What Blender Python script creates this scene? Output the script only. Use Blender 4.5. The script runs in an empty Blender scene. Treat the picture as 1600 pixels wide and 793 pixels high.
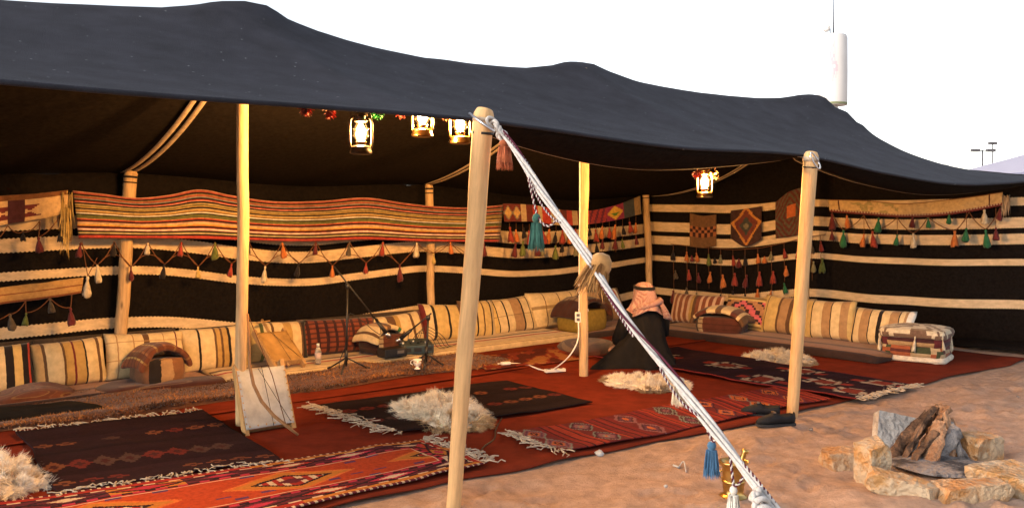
import bpy, bmesh, math, random
import numpy as np
from mathutils import Vector, Matrix

# ------------------------------------------------------------------ camera, sky, sun, exposure
S = bpy.context.scene
F = 1364.0                 # focal length in pixels of the 1600 px wide photograph
HOR = 337.0                # horizon row
EYE = 1.5                  # eye height in metres
cam_d = bpy.data.cameras.new('camera')
cam = bpy.data.objects.new('camera', cam_d)
S.collection.objects.link(cam)
cam.location = (0, 0, EYE)
cam.rotation_euler = (math.pi / 2, 0, 0)
cam_d.sensor_width = 36.0
cam_d.lens = 36.0 * F / 1600.0
cam_d.shift_y = -(396.5 - HOR) / 1600.0
cam_d.clip_start = 0.05
cam_d.clip_end = 2000
S.camera = cam

world = bpy.data.worlds.new('World')
S.world = world
world.use_nodes = True
wn = world.node_tree
bg = wn.nodes['Background']
sky = wn.nodes.new('ShaderNodeTexSky')
sky.sky_type = 'NISHITA'
sky.sun_disc = False
SUN_EL, SUN_AZ = math.radians(20), math.radians(-120)
sky.sun_elevation = SUN_EL
sky.sun_rotation = SUN_AZ
sky.air_density = 1.0
sky.dust_density = 1.2
sky.ozone_density = 1.0
# thin even dusk haze: the sky's colour drawn towards a warm white of the same brightness
bw_ = wn.nodes.new('ShaderNodeRGBToBW')
wn.links.new(sky.outputs[0], bw_.inputs[0])
tint = wn.nodes.new('ShaderNodeMix')
tint.data_type = 'RGBA'
tint.blend_type = 'MULTIPLY'
tint.inputs[0].default_value = 1.0
wn.links.new(bw_.outputs[0], tint.inputs[6])
tint.inputs[7].default_value = (1.06, 0.99, 0.94, 1)
hz = wn.nodes.new('ShaderNodeMix')
hz.data_type = 'RGBA'
hz.inputs[0].default_value = 0.62
wn.links.new(sky.outputs[0], hz.inputs[6])
wn.links.new(tint.outputs[2], hz.inputs[7])
wn.links.new(hz.outputs[2], bg.inputs[0])
bg.inputs[1].default_value = 0.13

sun_d = bpy.data.lights.new('sun', 'SUN')
sun_d.energy = 0.75
sun_d.angle = math.radians(14)
sun_d.color = (1.0, 0.85, 0.72)
sun = bpy.data.objects.new('sun', sun_d)
S.collection.objects.link(sun)
sdir = Vector((math.sin(SUN_AZ) * math.cos(SUN_EL), math.cos(SUN_AZ) * math.cos(SUN_EL), math.sin(SUN_EL)))
sun.rotation_euler = (-sdir).to_track_quat('-Z', 'Y').to_euler()

S.view_settings.view_transform = 'Standard'
S.view_settings.look = 'None'
S.view_settings.gamma = 1.0
S.view_settings.use_curve_mapping = False
S.view_settings.exposure = 1.7
S.render.engine = 'CYCLES'
S.cycles.use_denoising = True
S.cycles.max_bounces = 8
S.cycles.diffuse_bounces = 4
S.cycles.transparent_max_bounces = 12
S.cycles.sample_clamp_indirect = 6.0
S.cycles.caustics_reflective = False
S.cycles.caustics_refractive = False

LAMP_L = 1750.0             # radiance of each lantern bulb
LAMP_COL = (1.0, 0.47, 0.13)

random.seed(7)
RNG = np.random.default_rng(7)

# ------------------------------------------------------------------ tent frame of reference
P2 = np.array((0.68, 8.18))
UX = np.array((0.761, 0.649))
VX = np.array((-0.649, 0.761))


def T(u, v, z=0.0):
    p = P2 + UX * u + VX * v
    return np.array((p[0], p[1], z))


def uv_of(p):
    d = np.array(p[:2]) - P2
    return float(d @ UX), float(d @ VX)


def ray(px, py):
    return np.array(((px - 800) / F, 1.0, -(py - HOR) / F))


def G(px, py, z=0.0):
    d = ray(px, py)
    return np.array((0, 0, EYE)) + d * ((z - EYE) / d[2])


def at(px, py, Y):
    return np.array((0, 0, EYE)) + ray(px, py) * Y


def on_plane(px, py, o, n):
    d = ray(px, py)
    c = np.array((0, 0, EYE))
    return c + d * (((o - c) @ n) / (d @ n))


def BW(px, py, v=2.5):      # vertical plane parallel to the ridge
    return on_plane(px, py, T(0, v, 0), np.array((VX[0], VX[1], 0)))


SW_A, SW_B = T(3.98, 2.65), T(5.0, -2.4)
_sd = (SW_B - SW_A) / np.linalg.norm(SW_B - SW_A)
SW_N = np.array((_sd[1], -_sd[0], 0))
if SW_N @ np.array((UX[0], UX[1], 0)) > 0:
    SW_N = -SW_N            # points into the tent


def SW(px, py, off=0.0):    # plane of the end wall
    return on_plane(px, py, SW_A + SW_N * off, SW_N)


def UP(px, py, u):          # vertical plane across the tent
    return on_plane(px, py, T(u, 0, 0), np.array((UX[0], UX[1], 0)))


def lerp_curve(pts, xs):
    pts = sorted(pts)
    return np.interp(xs, [p[0] for p in pts], [p[1] for p in pts])


_NT = {}


def vnoise(x, y, seed=0):
    if seed not in _NT:
        a_ = np.random.default_rng(seed).random((64, 64))
        _NT[seed] = (a_, a_.tolist())
    if isinstance(x, (float, int)) and isinstance(y, (float, int)):
        r = _NT[seed][1]
        xi, yi = math.floor(x), math.floor(y)
        fx, fy = x - xi, y - yi
        fx, fy = fx * fx * (3 - 2 * fx), fy * fy * (3 - 2 * fy)
        x0, x1, y0, y1 = xi % 64, (xi + 1) % 64, yi % 64, (yi + 1) % 64
        return (r[x0][y0] * (1 - fx) + r[x1][y0] * fx) * (1 - fy) + (r[x0][y1] * (1 - fx) + r[x1][y1] * fx) * fy - 0.5
    r = _NT[seed][0]
    x = np.asarray(x, float)
    y = np.asarray(y, float)
    xi, yi = np.floor(x).astype(int), np.floor(y).astype(int)
    fx, fy = x - xi, y - yi
    fx, fy = fx * fx * (3 - 2 * fx), fy * fy * (3 - 2 * fy)
    a, b = r[xi % 64, yi % 64], r[(xi + 1) % 64, yi % 64]
    c, d = r[xi % 64, (yi + 1) % 64], r[(xi + 1) % 64, (yi + 1) % 64]
    return (a * (1 - fx) + b * fx) * (1 - fy) + (c * (1 - fx) + d * fx) * fy - 0.5


def fbm(x, y, seed=0, o=3):
    if not isinstance(x, np.ndarray) and not isinstance(y, np.ndarray):
        x, y = float(x), float(y)
    return sum(vnoise(x * 2 ** k, y * 2 ** k, seed + k) / 2 ** k for k in range(o))


# ------------------------------------------------------------------ materials
def C(h):
    h = h.lstrip('#')
    c = [int(h[i:i + 2], 16) / 255 for i in (0, 2, 4)]
    return tuple(x / 12.92 if x <= 0.04045 else ((x + 0.055) / 1.055) ** 2.4 for x in c)


def node(nt, t, **k):
    n = nt.nodes.new(t)
    for a, b in k.items():
        setattr(n, a, b)
    return n


def newmat(name, rough=0.8, spec=0.3):
    m = bpy.data.materials.new(name)
    m.use_nodes = True
    nt = m.node_tree
    b = nt.nodes['Principled BSDF']
    b.inputs['Roughness'].default_value = rough
    b.inputs['Specular IOR Level'].default_value = spec
    return m, nt, b


def add_bump(nt, b, tex_out, strength, dist=0.01):
    bp = node(nt, 'ShaderNodeBump')
    bp.inputs['Strength'].default_value = strength
    bp.inputs['Distance'].default_value = dist
    nt.links.new(tex_out, bp.inputs['Height'])
    nt.links.new(bp.outputs[0], b.inputs['Normal'])


def tone(nt, b, col_out, scale, lo, hi, coord='Object', detail=6, scl=(1, 1, 1)):
    """multiply a colour by noise between lo and hi"""
    tc = node(nt, 'ShaderNodeTexCoord')
    mp = node(nt, 'ShaderNodeMapping')
    mp.inputs['Scale'].default_value = scl
    nt.links.new(tc.outputs[coord], mp.inputs[0])
    nz = node(nt, 'ShaderNodeTexNoise')
    nz.inputs['Scale'].default_value = scale
    nz.inputs['Detail'].default_value = detail
    nz.inputs['Roughness'].default_value = 0.65
    nt.links.new(mp.outputs[0], nz.inputs['Vector'])
    mr = node(nt, 'ShaderNodeMapRange')
    mr.inputs['From Min'].default_value = 0.3
    mr.inputs['From Max'].default_value = 0.7
    mr.inputs['To Min'].default_value = lo
    mr.inputs['To Max'].default_value = hi
    nt.links.new(nz.outputs[0], mr.inputs[0])
    mx = node(nt, 'ShaderNodeMix', data_type='RGBA', blend_type='MULTIPLY')
    mx.inputs[0].default_value = 1.0
    if isinstance(col_out, tuple):
        mx.inputs[6].default_value = (*col_out, 1)
    else:
        nt.links.new(col_out, mx.inputs[6])
    nt.links.new(mr.outputs[0], mx.inputs[7])
    nt.links.new(mx.outputs[2], b.inputs['Base Color'])
    return nz, mp, mx


def plain(name, col, rough=0.7, scale=8, lo=0.75, hi=1.2, bump=0.2, metal=0, spec=0.3, scl=(1, 1, 1), bdist=0.004):
    m, nt, b = newmat(name, rough, spec)
    b.inputs['Metallic'].default_value = metal
    nz, mp, mx = tone(nt, b, col, scale, lo, hi, scl=scl)
    if bump:
        add_bump(nt, b, nz.outputs[0], bump, bdist)
    return m


def weave_bump(nt, b, s=260):
    tc = node(nt, 'ShaderNodeTexCoord')
    n1 = node(nt, 'ShaderNodeTexNoise')
    n1.inputs['Scale'].default_value = s
    n1.inputs['Detail'].default_value = 2
    nt.links.new(tc.outputs['Object'], n1.inputs['Vector'])
    add_bump(nt, b, n1.outputs[0], 0.5, 0.003)


def vcol(name='woven_wool', rough=0.95, lo=0.72, hi=1.2, scale=26, s=240, sheen=0.15):
    m, nt, b = newmat(name, rough, 0.1)
    at_ = node(nt, 'ShaderNodeAttribute', attribute_name='Col')
    tone(nt, b, at_.outputs['Color'], scale, lo, hi)
    weave_bump(nt, b, s)
    b.inputs['Sheen Weight'].default_value = sheen
    return m


def wood(name, col, knots=True, lo=0.62, hi=1.15):
    m, nt, b = newmat(name, 0.62, 0.25)
    nz, mp, mx = tone(nt, b, col, 9, lo, hi, scl=(6, 6, 0.55))
    add_bump(nt, b, nz.outputs[0], 0.25, 0.003)
    if knots:
        tc = node(nt, 'ShaderNodeTexCoord')
        mp2 = node(nt, 'ShaderNodeMapping')
        mp2.inputs['Scale'].default_value = (9, 9, 3.2)
        nt.links.new(tc.outputs['Object'], mp2.inputs[0])
        vo = node(nt, 'ShaderNodeTexVoronoi')
        vo.inputs['Scale'].default_value = 1.0
        nt.links.new(mp2.outputs[0], vo.inputs['Vector'])
        mr = node(nt, 'ShaderNodeMapRange')
        mr.inputs['From Min'].default_value = 0.05
        mr.inputs['From Max'].default_value = 0.17
        mr.inputs['To Min'].default_value = 0.28
        mr.inputs['To Max'].default_value = 1.0
        nt.links.new(vo.outputs['Distance'], mr.inputs[0])
        m2 = node(nt, 'ShaderNodeMix', data_type='RGBA', blend_type='MULTIPLY')
        m2.inputs[0].default_value = 1.0
        nt.links.new(mx.outputs[2], m2.inputs[6])
        nt.links.new(mr.outputs[0], m2.inputs[7])
        nt.links.new(m2.outputs[2], b.inputs['Base Color'])
    return m


def stripe_mat(name, stops, cross=None, lo=0.78, hi=1.15):
    """stripes along UV x, constant colours; cross: (freq, width, colour) thin lines along UV y"""
    m, nt, b = newmat(name, 0.95, 0.1)
    b.inputs['Sheen Weight'].default_value = 0.15
    uv = node(nt, 'ShaderNodeUVMap')
    nz = node(nt, 'ShaderNodeTexNoise')
    nz.inputs['Scale'].default_value = 7
    nz.inputs['Detail'].default_value = 3
    nt.links.new(uv.outputs[0], nz.inputs['Vector'])
    sx = node(nt, 'ShaderNodeSeparateXYZ')
    nt.links.new(uv.outputs[0], sx.inputs[0])
    ma = node(nt, 'ShaderNodeMath', operation='MULTIPLY_ADD')
    nt.links.new(nz.outputs[0], ma.inputs[0])
    ma.inputs[1].default_value = 0.018
    nt.links.new(sx.outputs[0], ma.inputs[2])
    su = node(nt, 'ShaderNodeMath', operation='SUBTRACT')
    nt.links.new(ma.outputs[0], su.inputs[0])
    su.inputs[1].default_value = 0.009
    cr = node(nt, 'ShaderNodeValToRGB')
    cr.color_ramp.interpolation = 'CONSTANT'
    e = cr.color_ramp.elements
    e.remove(e[1])
    e[0].position = 0
    e[0].color = (*stops[0][1], 1)
    for p, c in stops[1:]:
        n = e.new(min(p, 1.0))
        n.color = (*c, 1)
    nt.links.new(su.outputs[0], cr.inputs[0])
    out = cr.outputs[0]
    if cross:
        fr, wd, cc = cross
        mu = node(nt, 'ShaderNodeMath', operation='MULTIPLY')
        nt.links.new(sx.outputs[1], mu.inputs[0])
        mu.inputs[1].default_value = fr
        fc = node(nt, 'ShaderNodeMath', operation='FRACT')
        nt.links.new(mu.outputs[0], fc.inputs[0])
        lt = node(nt, 'ShaderNodeMath', operation='LESS_THAN')
        nt.links.new(fc.outputs[0], lt.inputs[0])
        lt.inputs[1].default_value = wd
        ml = node(nt, 'ShaderNodeMath', operation='MULTIPLY')
        nt.links.new(lt.outputs[0], ml.inputs[0])
        ml.inputs[1].default_value = 0.75
        mx = node(nt, 'ShaderNodeMix', data_type='RGBA')
        nt.links.new(ml.outputs[0], mx.inputs[0])
        nt.links.new(out, mx.inputs[6])
        mx.inputs[7].default_value = (*cc, 1)
        out = mx.outputs[2]
    tone(nt, b, out, 14, lo, hi)
    weave_bump(nt, b, 220)
    return m


CREAM, CREAM2, BLK, BRN = (0.62, 0.52, 0.36), (0.55, 0.42, 0.24), (0.020, 0.016, 0.016), (0.12, 0.065, 0.035)
MUST, TAN, RED, MAROON = (0.42, 0.27, 0.09), (0.36, 0.22, 0.11), (0.40, 0.055, 0.035), (0.13, 0.022, 0.025)
WHITE, OLIVE, ORANGE, GREY = (0.72, 0.68, 0.60), (0.13, 0.14, 0.045), (0.55, 0.17, 0.05), (0.23, 0.22, 0.21)
PURP, PINK, GREEN, YEL = (0.11, 0.03, 0.07), (0.55, 0.13, 0.17), (0.03, 0.13, 0.05), (0.62, 0.40, 0.09)

M = {}
M['wool'] = vcol('woven_wool')
M['carpet_v'] = vcol('kilim_wool', lo=0.72, hi=1.18, scale=40, sheen=0.0)
M['fur'] = vcol('fleece', lo=0.85, hi=1.1, s=60, sheen=0.3)
M['pole'] = wood('pine_pole', (0.56, 0.38, 0.20))
M['pole_pale'] = wood('pale_pine_pole', (0.64, 0.40, 0.185), True, 0.74, 1.12)
M['wood'] = wood('brown_wood', (0.30, 0.16, 0.07), False)
M['wood_pale'] = wood('honey_wood', (0.46, 0.28, 0.12), False)
M['darkwood'] = wood('dark_wood', (0.05, 0.035, 0.025), False)
M['black_cloth'] = plain('black_goat_hair', (0.0085, 0.0070, 0.0065), 0.95, 30, 0.6, 1.5, 0.4, spec=0.03)
M['band'] = plain('cream_band', (0.62, 0.485, 0.315), 0.95, 11, 0.72, 1.12, 0.4, spec=0.1, scl=(1, 1, 2.5))
M['carpet'] = plain('red_felt', (0.160, 0.024, 0.010), 0.97, 5, 0.72, 1.22, 0.3, spec=0.08)
M['strap'] = plain('canvas_strap', (0.42, 0.34, 0.25), 0.9, 20, 0.7, 1.15)
M['black_metal'] = plain('black_metal', (0.012, 0.012, 0.013), 0.45, 20, 0.8, 1.2, 0.05, spec=0.5)
M['brass'] = plain('brass', (0.55, 0.36, 0.12), 0.32, 14, 0.6, 1.15, 0.1, metal=1.0)
M['lantern_metal'] = plain('lantern_metal', (0.30, 0.17, 0.07), 0.32, 30, 0.6, 1.2, 0.1, metal=1.0)
M['lantern_black'] = plain('lantern_black', (0.03, 0.022, 0.018), 0.35, 30, 0.6, 1.2, 0.1, metal=0.6)
M['steel'] = plain('steel', (0.5, 0.5, 0.52), 0.3, 30, 0.8, 1.1, 0.05, metal=1.0)
M['white_plastic'] = plain('white_plastic', (0.75, 0.73, 0.70), 0.4, 20, 0.92, 1.05, 0, spec=0.5)
M['rope_white'] = plain('white_cotton', (0.50, 0.475, 0.45), 0.95, 60, 0.75, 1.12, 0.6, spec=0.1)
M['rope_dark'] = plain('purple_cotton', (0.085, 0.020, 0.035), 0.95, 60, 0.75, 1.2, 0.6, spec=0.1)
M['fringe'] = plain('fringe_cotton', (0.46, 0.39, 0.30), 0.95, 40, 0.7, 1.1, 0.3, spec=0.1)
M['string'] = plain('brown_string', (0.16, 0.07, 0.035), 0.95, 40, 0.7, 1.1, 0.3, spec=0.1)
M['skin_hide'] = plain('stretched_hide', (0.50, 0.51, 0.50), 0.6, 6, 0.62, 1.08, 0.15)
M['hide_tan'] = plain('tan_hide', (0.46, 0.27, 0.09), 0.6, 7, 0.6, 1.15, 0.15)
M['robe'] = plain('black_robe', (0.010, 0.009, 0.009), 0.9, 12, 0.7, 1.4, 0.3, spec=0.15)
M['skin'] = plain('skin', (0.35, 0.19, 0.12), 0.55, 12, 0.9, 1.08, 0.05)
M['leather'] = plain('black_suede', (0.010, 0.010, 0.012), 0.75, 40, 0.7, 1.3, 0.2, spec=0.3)
M['rubber'] = plain('shoe_sole', (0.03, 0.03, 0.032), 0.7, 30, 0.8, 1.2, 0.1)
M['concrete'] = plain('white_render', (0.62, 0.61, 0.60), 0.8, 0.25, 0.93, 1.04, 0)
M['tower_base'] = plain('tower_trim', (0.20, 0.22, 0.12), 0.8, 2, 0.9, 1.1, 0)
M['marquee'] = plain('marquee_cloth', (0.62, 0.64, 0.80), 0.7, 1.5, 0.95, 1.05, 0)
_nt = M['marquee'].node_tree
_tl = node(_nt, 'ShaderNodeBsdfTranslucent')
_tl.inputs[0].default_value = (0.70, 0.72, 0.90, 1)
_ms = node(_nt, 'ShaderNodeMixShader')
_ms.inputs[0].default_value = 0.5
_nt.links.new(_nt.nodes['Principled BSDF'].outputs[0], _ms.inputs[1])
_nt.links.new(_tl.outputs[0], _ms.inputs[2])
_nt.links.new(_ms.outputs[0], _nt.nodes['Material Output'].inputs[0])
M['lamp_grey'] = plain('lamp_grey', (0.10, 0.10, 0.11), 0.6, 5, 0.9, 1.1, 0)
M['mixer'] = plain('mixer_blue', (0.03, 0.055, 0.07), 0.4, 10, 0.8, 1.2, 0, spec=0.5)
M['dark_thread'] = plain('dark_thread', (0.02, 0.015, 0.015), 0.9, 40, 0.8, 1.2, 0)


def _glass():
    m = bpy.data.materials.new('lamp_glass')
    m.use_nodes = True
    nt = m.node_tree
    nt.nodes.clear()
    o = node(nt, 'ShaderNodeOutputMaterial')
    mx = node(nt, 'ShaderNodeMixShader')
    tr = node(nt, 'ShaderNodeBsdfTransparent')
    gl = node(nt, 'ShaderNodeBsdfGlossy')
    gl.inputs['Roughness'].default_value = 0.05
    fr = node(nt, 'ShaderNodeFresnel')
    fr.inputs[0].default_value = 1.35
    nt.links.new(fr.outputs[0], mx.inputs[0])
    nt.links.new(tr.outputs[0], mx.inputs[1])
    nt.links.new(gl.outputs[0], mx.inputs[2])
    nt.links.new(mx.outputs[0], o.inputs[0])
    return m


M['glass'] = _glass()
_m = bpy.data.materials.new('glowing_mantle')
_m.use_nodes = True
_b = _m.node_tree.nodes['Principled BSDF']
_b.inputs['Emission Color'].default_value = (*LAMP_COL, 1)
_b.inputs['Emission Strength'].default_value = LAMP_L
M['glow'] = _m


def _roofmat():
    m, nt, b = newmat('tent_roof_cloth', 0.88, 0.22)
    nz, mp, mx = tone(nt, b, (0.0225, 0.023, 0.0305), 4.0, 0.62, 1.38, detail=12)
    tc = node(nt, 'ShaderNodeTexCoord')
    vo = node(nt, 'ShaderNodeTexVoronoi')
    vo.inputs['Scale'].default_value = 15
    nt.links.new(tc.outputs['Object'], vo.inputs['Vector'])
    # lint: tiny pale flecks on some of the cells
    wr = node(nt, 'ShaderNodeTexNoise')
    wr.inputs['Scale'].default_value = 90
    nt.links.new(tc.outputs['Object'], wr.inputs['Vector'])
    ad = node(nt, 'ShaderNodeMath', operation='MULTIPLY_ADD')
    nt.links.new(wr.outputs[0], ad.inputs[0])
    ad.inputs[1].default_value = 0.16
    nt.links.new(vo.outputs['Distance'], ad.inputs[2])
    lt = node(nt, 'ShaderNodeMath', operation='LESS_THAN')
    nt.links.new(ad.outputs[0], lt.inputs[0])
    lt.inputs[1].default_value = 0.162
    sc = node(nt, 'ShaderNodeSeparateColor')
    nt.links.new(vo.outputs['Color'], sc.inputs[0])
    g2 = node(nt, 'ShaderNodeMath', operation='GREATER_THAN')
    nt.links.new(sc.outputs[0], g2.inputs[0])
    g2.inputs[1].default_value = 0.74
    ml = node(nt, 'ShaderNodeMath', operation='MULTIPLY')
    nt.links.new(lt.outputs[0], ml.inputs[0])
    nt.links.new(g2.outputs[0], ml.inputs[1])
    m2 = node(nt, 'ShaderNodeMix', data_type='RGBA')
    nt.links.new(ml.outputs[0], m2.inputs[0])
    nt.links.new(mx.outputs[2], m2.inputs[6])
    m2.inputs[7].default_value = (0.20, 0.20, 0.21, 1)
    nt.links.new(m2.outputs[2], b.inputs['Base Color'])
    n1 = node(nt, 'ShaderNodeTexNoise')
    n1.inputs['Scale'].default_value = 150
    n1.inputs['Detail'].default_value = 4
    nt.links.new(tc.outputs['Object'], n1.inputs['Vector'])
    add_bump(nt, b, n1.outputs[0], 0.8, 0.006)
    return m


M['roof'] = _roofmat()
M['roof_shaded'] = plain('roof_cloth_shaded', (0.0105, 0.0085, 0.0075), 0.95, 25, 0.6, 1.5, 0.4, spec=0.05)  # same roof cloth in a darker colour, painting in the shade underneath


def _sandmat():
    m, nt, b = newmat('sand', 0.95, 0.15)
    nz, mp, mx = tone(nt, b, (0.405, 0.280, 0.205), 11.0, 0.68, 1.24, detail=15)
    tc = node(nt, 'ShaderNodeTexCoord')
    n1 = node(nt, 'ShaderNodeTexNoise')
    n1.inputs['Scale'].default_value = 38
    n1.inputs['Detail'].default_value = 8
    n1.inputs['Roughness'].default_value = 0.75
    nt.links.new(tc.outputs['Object'], n1.inputs['Vector'])
    add_bump(nt, b, n1.outputs[0], 0.9, 0.02)
    # dark grit and small pebbles
    vo = node(nt, 'ShaderNodeTexVoronoi')
    vo.inputs['Scale'].default_value = 30
    nt.links.new(tc.outputs['Object'], vo.inputs['Vector'])
    lt = node(nt, 'ShaderNodeMath', operation='LESS_THAN')
    nt.links.new(vo.outputs['Distance'], lt.inputs[0])
    lt.inputs[1].default_value = 0.12
    m2 = node(nt, 'ShaderNodeMix', data_type='RGBA')
    ml = node(nt, 'ShaderNodeMath', operation='MULTIPLY')
    nt.links.new(lt.outputs[0], ml.inputs[0])
    ml.inputs[1].default_value = 0.45
    nt.links.new(ml.outputs[0], m2.inputs[0])
    nt.links.new(mx.outputs[2], m2.inputs[6])
    m2.inputs[7].default_value = (0.16, 0.09, 0.06, 1)
    nt.links.new(m2.outputs[2], b.inputs['Base Color'])
    return m


M['sand'] = _sandmat()


def _stone(name, c1, c2):
    m, nt, b = newmat(name, 0.85, 0.25)
    tc = node(nt, 'ShaderNodeTexCoord')
    n1 = node(nt, 'ShaderNodeTexNoise')
    n1.inputs['Scale'].default_value = 6.5
    n1.inputs['Detail'].default_value = 9
    n1.inputs['Roughness'].default_value = 0.7
    nt.links.new(tc.outputs['Object'], n1.inputs['Vector'])
    cr = node(nt, 'ShaderNodeValToRGB')
    e = cr.color_ramp.elements
    e[0].position, e[1].position = 0.42, 0.56
    e[0].color, e[1].color = (*c1, 1), (*c2, 1)
    nt.links.new(n1.outputs[0], cr.inputs[0])
    nt.links.new(cr.outputs[0], b.inputs['Base Color'])
    n2 = node(nt, 'ShaderNodeTexNoise')
    n2.inputs['Scale'].default_value = 28
    n2.inputs['Detail'].default_value = 9
    nt.links.new(tc.outputs['Object'], n2.inputs['Vector'])
    add_bump(nt, b, n2.outputs[0], 1.0, 0.035)
    return m


M['stone_y'] = _stone('yellow_limestone', (0.38, 0.215, 0.085), (0.44, 0.345, 0.235))
M['stone_o'] = _stone('ochre_limestone', (0.35, 0.175, 0.065), (0.42, 0.31, 0.20))
M['stone_g'] = _stone('grey_limestone', (0.30, 0.27, 0.24), (0.46, 0.43, 0.39))
M['bark'] = _stone('bark', (0.055, 0.032, 0.02), (0.19, 0.11, 0.065))
M['splitwood'] = _stone('split_wood', (0.24, 0.13, 0.07), (0.36, 0.21, 0.12))
M['ashwood'] = _stone('charred_wood', (0.05, 0.045, 0.045), (0.24, 0.22, 0.21))


# ------------------------------------------------------------------ mesh builder
class MB:
    def __init__(s):
        s.v, s.f, s.uv, s.fc = [], [], [], []
        s.hascol = False

    def add(s, vs, fs, uv=None, col=None, fcols=None):
        o = len(s.v)
        s.v.extend([tuple(map(float, p)) for p in vs])
        s.uv.extend([(0, 0)] * len(vs) if uv is None else [tuple(map(float, q)) for q in uv])
        for i, f in enumerate(fs):
            s.f.append(tuple(int(k) + o for k in f))
            if fcols is not None:
                s.fc.append(tuple(fcols[i]))
                s.hascol = True
            elif col is not None:
                s.fc.append(tuple(col))
                s.hascol = True
            else:
                s.fc.append((0.5, 0.5, 0.5))
        return s

    def box(s, c, sx, sy, sz, R=None, col=None):
        c = np.array(c, float)
        vs = []
        for dz in (-1, 1):
            for dy in (-1, 1):
                for dx in (-1, 1):
                    p = np.array((dx * sx / 2, dy * sy / 2, dz * sz / 2))
                    if R is not None:
                        p = R @ p
                    vs.append(c + p)
        fs = [(0, 2, 3, 1), (4, 5, 7, 6), (0, 1, 5, 4), (2, 6, 7, 3), (0, 4, 6, 2), (1, 3, 7, 5)]
        return s.add(vs, fs, col=col)

    def tube(s, path, r, n=8, col=None, caps=True, cols=None, squash=None):
        P = [np.array(p, float) for p in path]
        rs = r if hasattr(r, '__len__') else [r] * len(P)
        vs, fs, uv, fcs = [], [], [], []
        up = np.array((0.0, 0.0, 1.0))
        L = 0
        prev = None
        for i, p in enumerate(P):
            t = P[min(i + 1, len(P) - 1)] - P[max(i - 1, 0)]
            t = t / (np.linalg.norm(t) + 1e-9)
            if prev is None:
                a = up if abs(t @ up) < 0.9 else np.array((1.0, 0, 0))
                x = np.cross(a, t)
            else:
                x = prev - t * (prev @ t)
            x /= np.linalg.norm(x) + 1e-9
            prev = x
            y = np.cross(t, x)
            if i:
                L += np.linalg.norm(P[i] - P[i - 1])
            for k in range(n):
                a = 2 * math.pi * k / n
                vs.append(p + (x * math.cos(a) + y * math.sin(a) * (squash or 1)) * rs[i])
                uv.append((k / n, L))
        for i in range(len(P) - 1):
            for k in range(n):
                k2 = (k + 1) % n
                fs.append((i * n + k, i * n + k2, (i + 1) * n + k2, (i + 1) * n + k))
                fcs.append(cols[i] if cols else (col or (0.5, 0.5, 0.5)))
        if caps:
            fs.append(tuple(range(n))[::-1])
            fs.append(tuple((len(P) - 1) * n + k for k in range(n)))
            fcs += [fcs[0], fcs[-1]]
        return s.add(vs, fs, uv, fcols=fcs if (col or cols) else None)

    def lathe(s, prof, n=16, c=(0, 0, 0), col=None, wob=None):
        c = np.array(c, float)
        vs, fs = [], []
        for i, (r, z) in enumerate(prof):
            for k in range(n):
                a = 2 * math.pi * k / n
                rr = r * (wob(a, i) if wob else 1)
                vs.append(c + np.array((rr * math.cos(a), rr * math.sin(a), z)))
        for i in range(len(prof) - 1):
            for k in range(n):
                k2 = (k + 1) % n
                fs.append((i * n + k, i * n + k2, (i + 1) * n + k2, (i + 1) * n + k))
        fs.append(tuple(range(n))[::-1])
        fs.append(tuple((len(prof) - 1) * n + k for k in range(n)))
        return s.add(vs, fs, col=col)

    def grid(s, P, uv=None, fcols=None, flip=False):
        n, m = P.shape[:2]
        if uv is None:
            a, b = np.meshgrid(np.linspace(0, 1, n), np.linspace(0, 1, m), indexing='ij')
            uv = np.stack((a, b), -1)
        fs, fc = [], []
        for i in range(n - 1):
            for j in range(m - 1):
                f = (i * m + j, (i + 1) * m + j, (i + 1) * m + j + 1, i * m + j + 1)
                fs.append(f[::-1] if flip else f)
                if fcols is not None:
                    fc.append(fcols[i][j])
        return s.add(P.reshape(-1, 3), fs, uv.reshape(-1, 2), fcols=fc if fcols is not None else None)

    def mesh(s, name):
        me = bpy.data.meshes.new(name)
        me.from_pydata(s.v, [], s.f)
        if s.uv:
            ul = me.uv_layers.new(name='UVMap')
            li = np.zeros(len(me.loops), dtype=np.int32)
            me.loops.foreach_get('vertex_index', li)
            ul.data.foreach_set('uv', np.array(s.uv, dtype=np.float32)[li].ravel())
        if s.hascol:
            ca = me.attributes.new('Col', 'FLOAT_COLOR', 'FACE')
            c = np.ones((len(s.f), 4), dtype=np.float32)
            c[:, :3] = np.array(s.fc, dtype=np.float32)[:, :3]
            ca.data.foreach_set('color', c.ravel())
        return me

    def build(s, name, mat, parent=None, smooth=True, origin=None):
        me = s.mesh(name)
        if origin is not None:
            o = np.array(origin, float)
            me.transform(Matrix.Translation(Vector(-o)))
        ob = link(name, me, mat, parent, smooth)
        if origin is not None:
            ob.location = origin
        return ob


def link(name, me, mat, parent=None, smooth=True):
    if mat is not None and len(me.materials) == 0:
        me.materials.append(M[mat] if isinstance(mat, str) else mat)
    if smooth:
        me.polygons.foreach_set('use_smooth', np.ones(len(me.polygons), dtype=bool))
    ob = bpy.data.objects.new(name, me)
    S.collection.objects.link(ob)
    if parent is not None:
        ob.parent = parent
        ob.matrix_parent_inverse = parent.matrix_world_inv if hasattr(parent, 'matrix_world_inv') else Matrix()
    return ob


def tag(o, label, cat=None, group=None, kind=None):
    o['label'] = label
    if cat:
        o['category'] = cat
    if group:
        o['group'] = group
    if kind:
        o['kind'] = kind
    return o


def thing(name, label, cat, group=None, loc=(0, 0, 0)):
    o = bpy.data.objects.new(name, None)
    o.empty_display_size = 0.1
    S.collection.objects.link(o)
    o.location = loc
    return tag(o, label, cat, group)


def edge_smooth(ob, ang=40):
    ob.data.set_sharp_from_angle(angle=math.radians(ang))
    return ob


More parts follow.
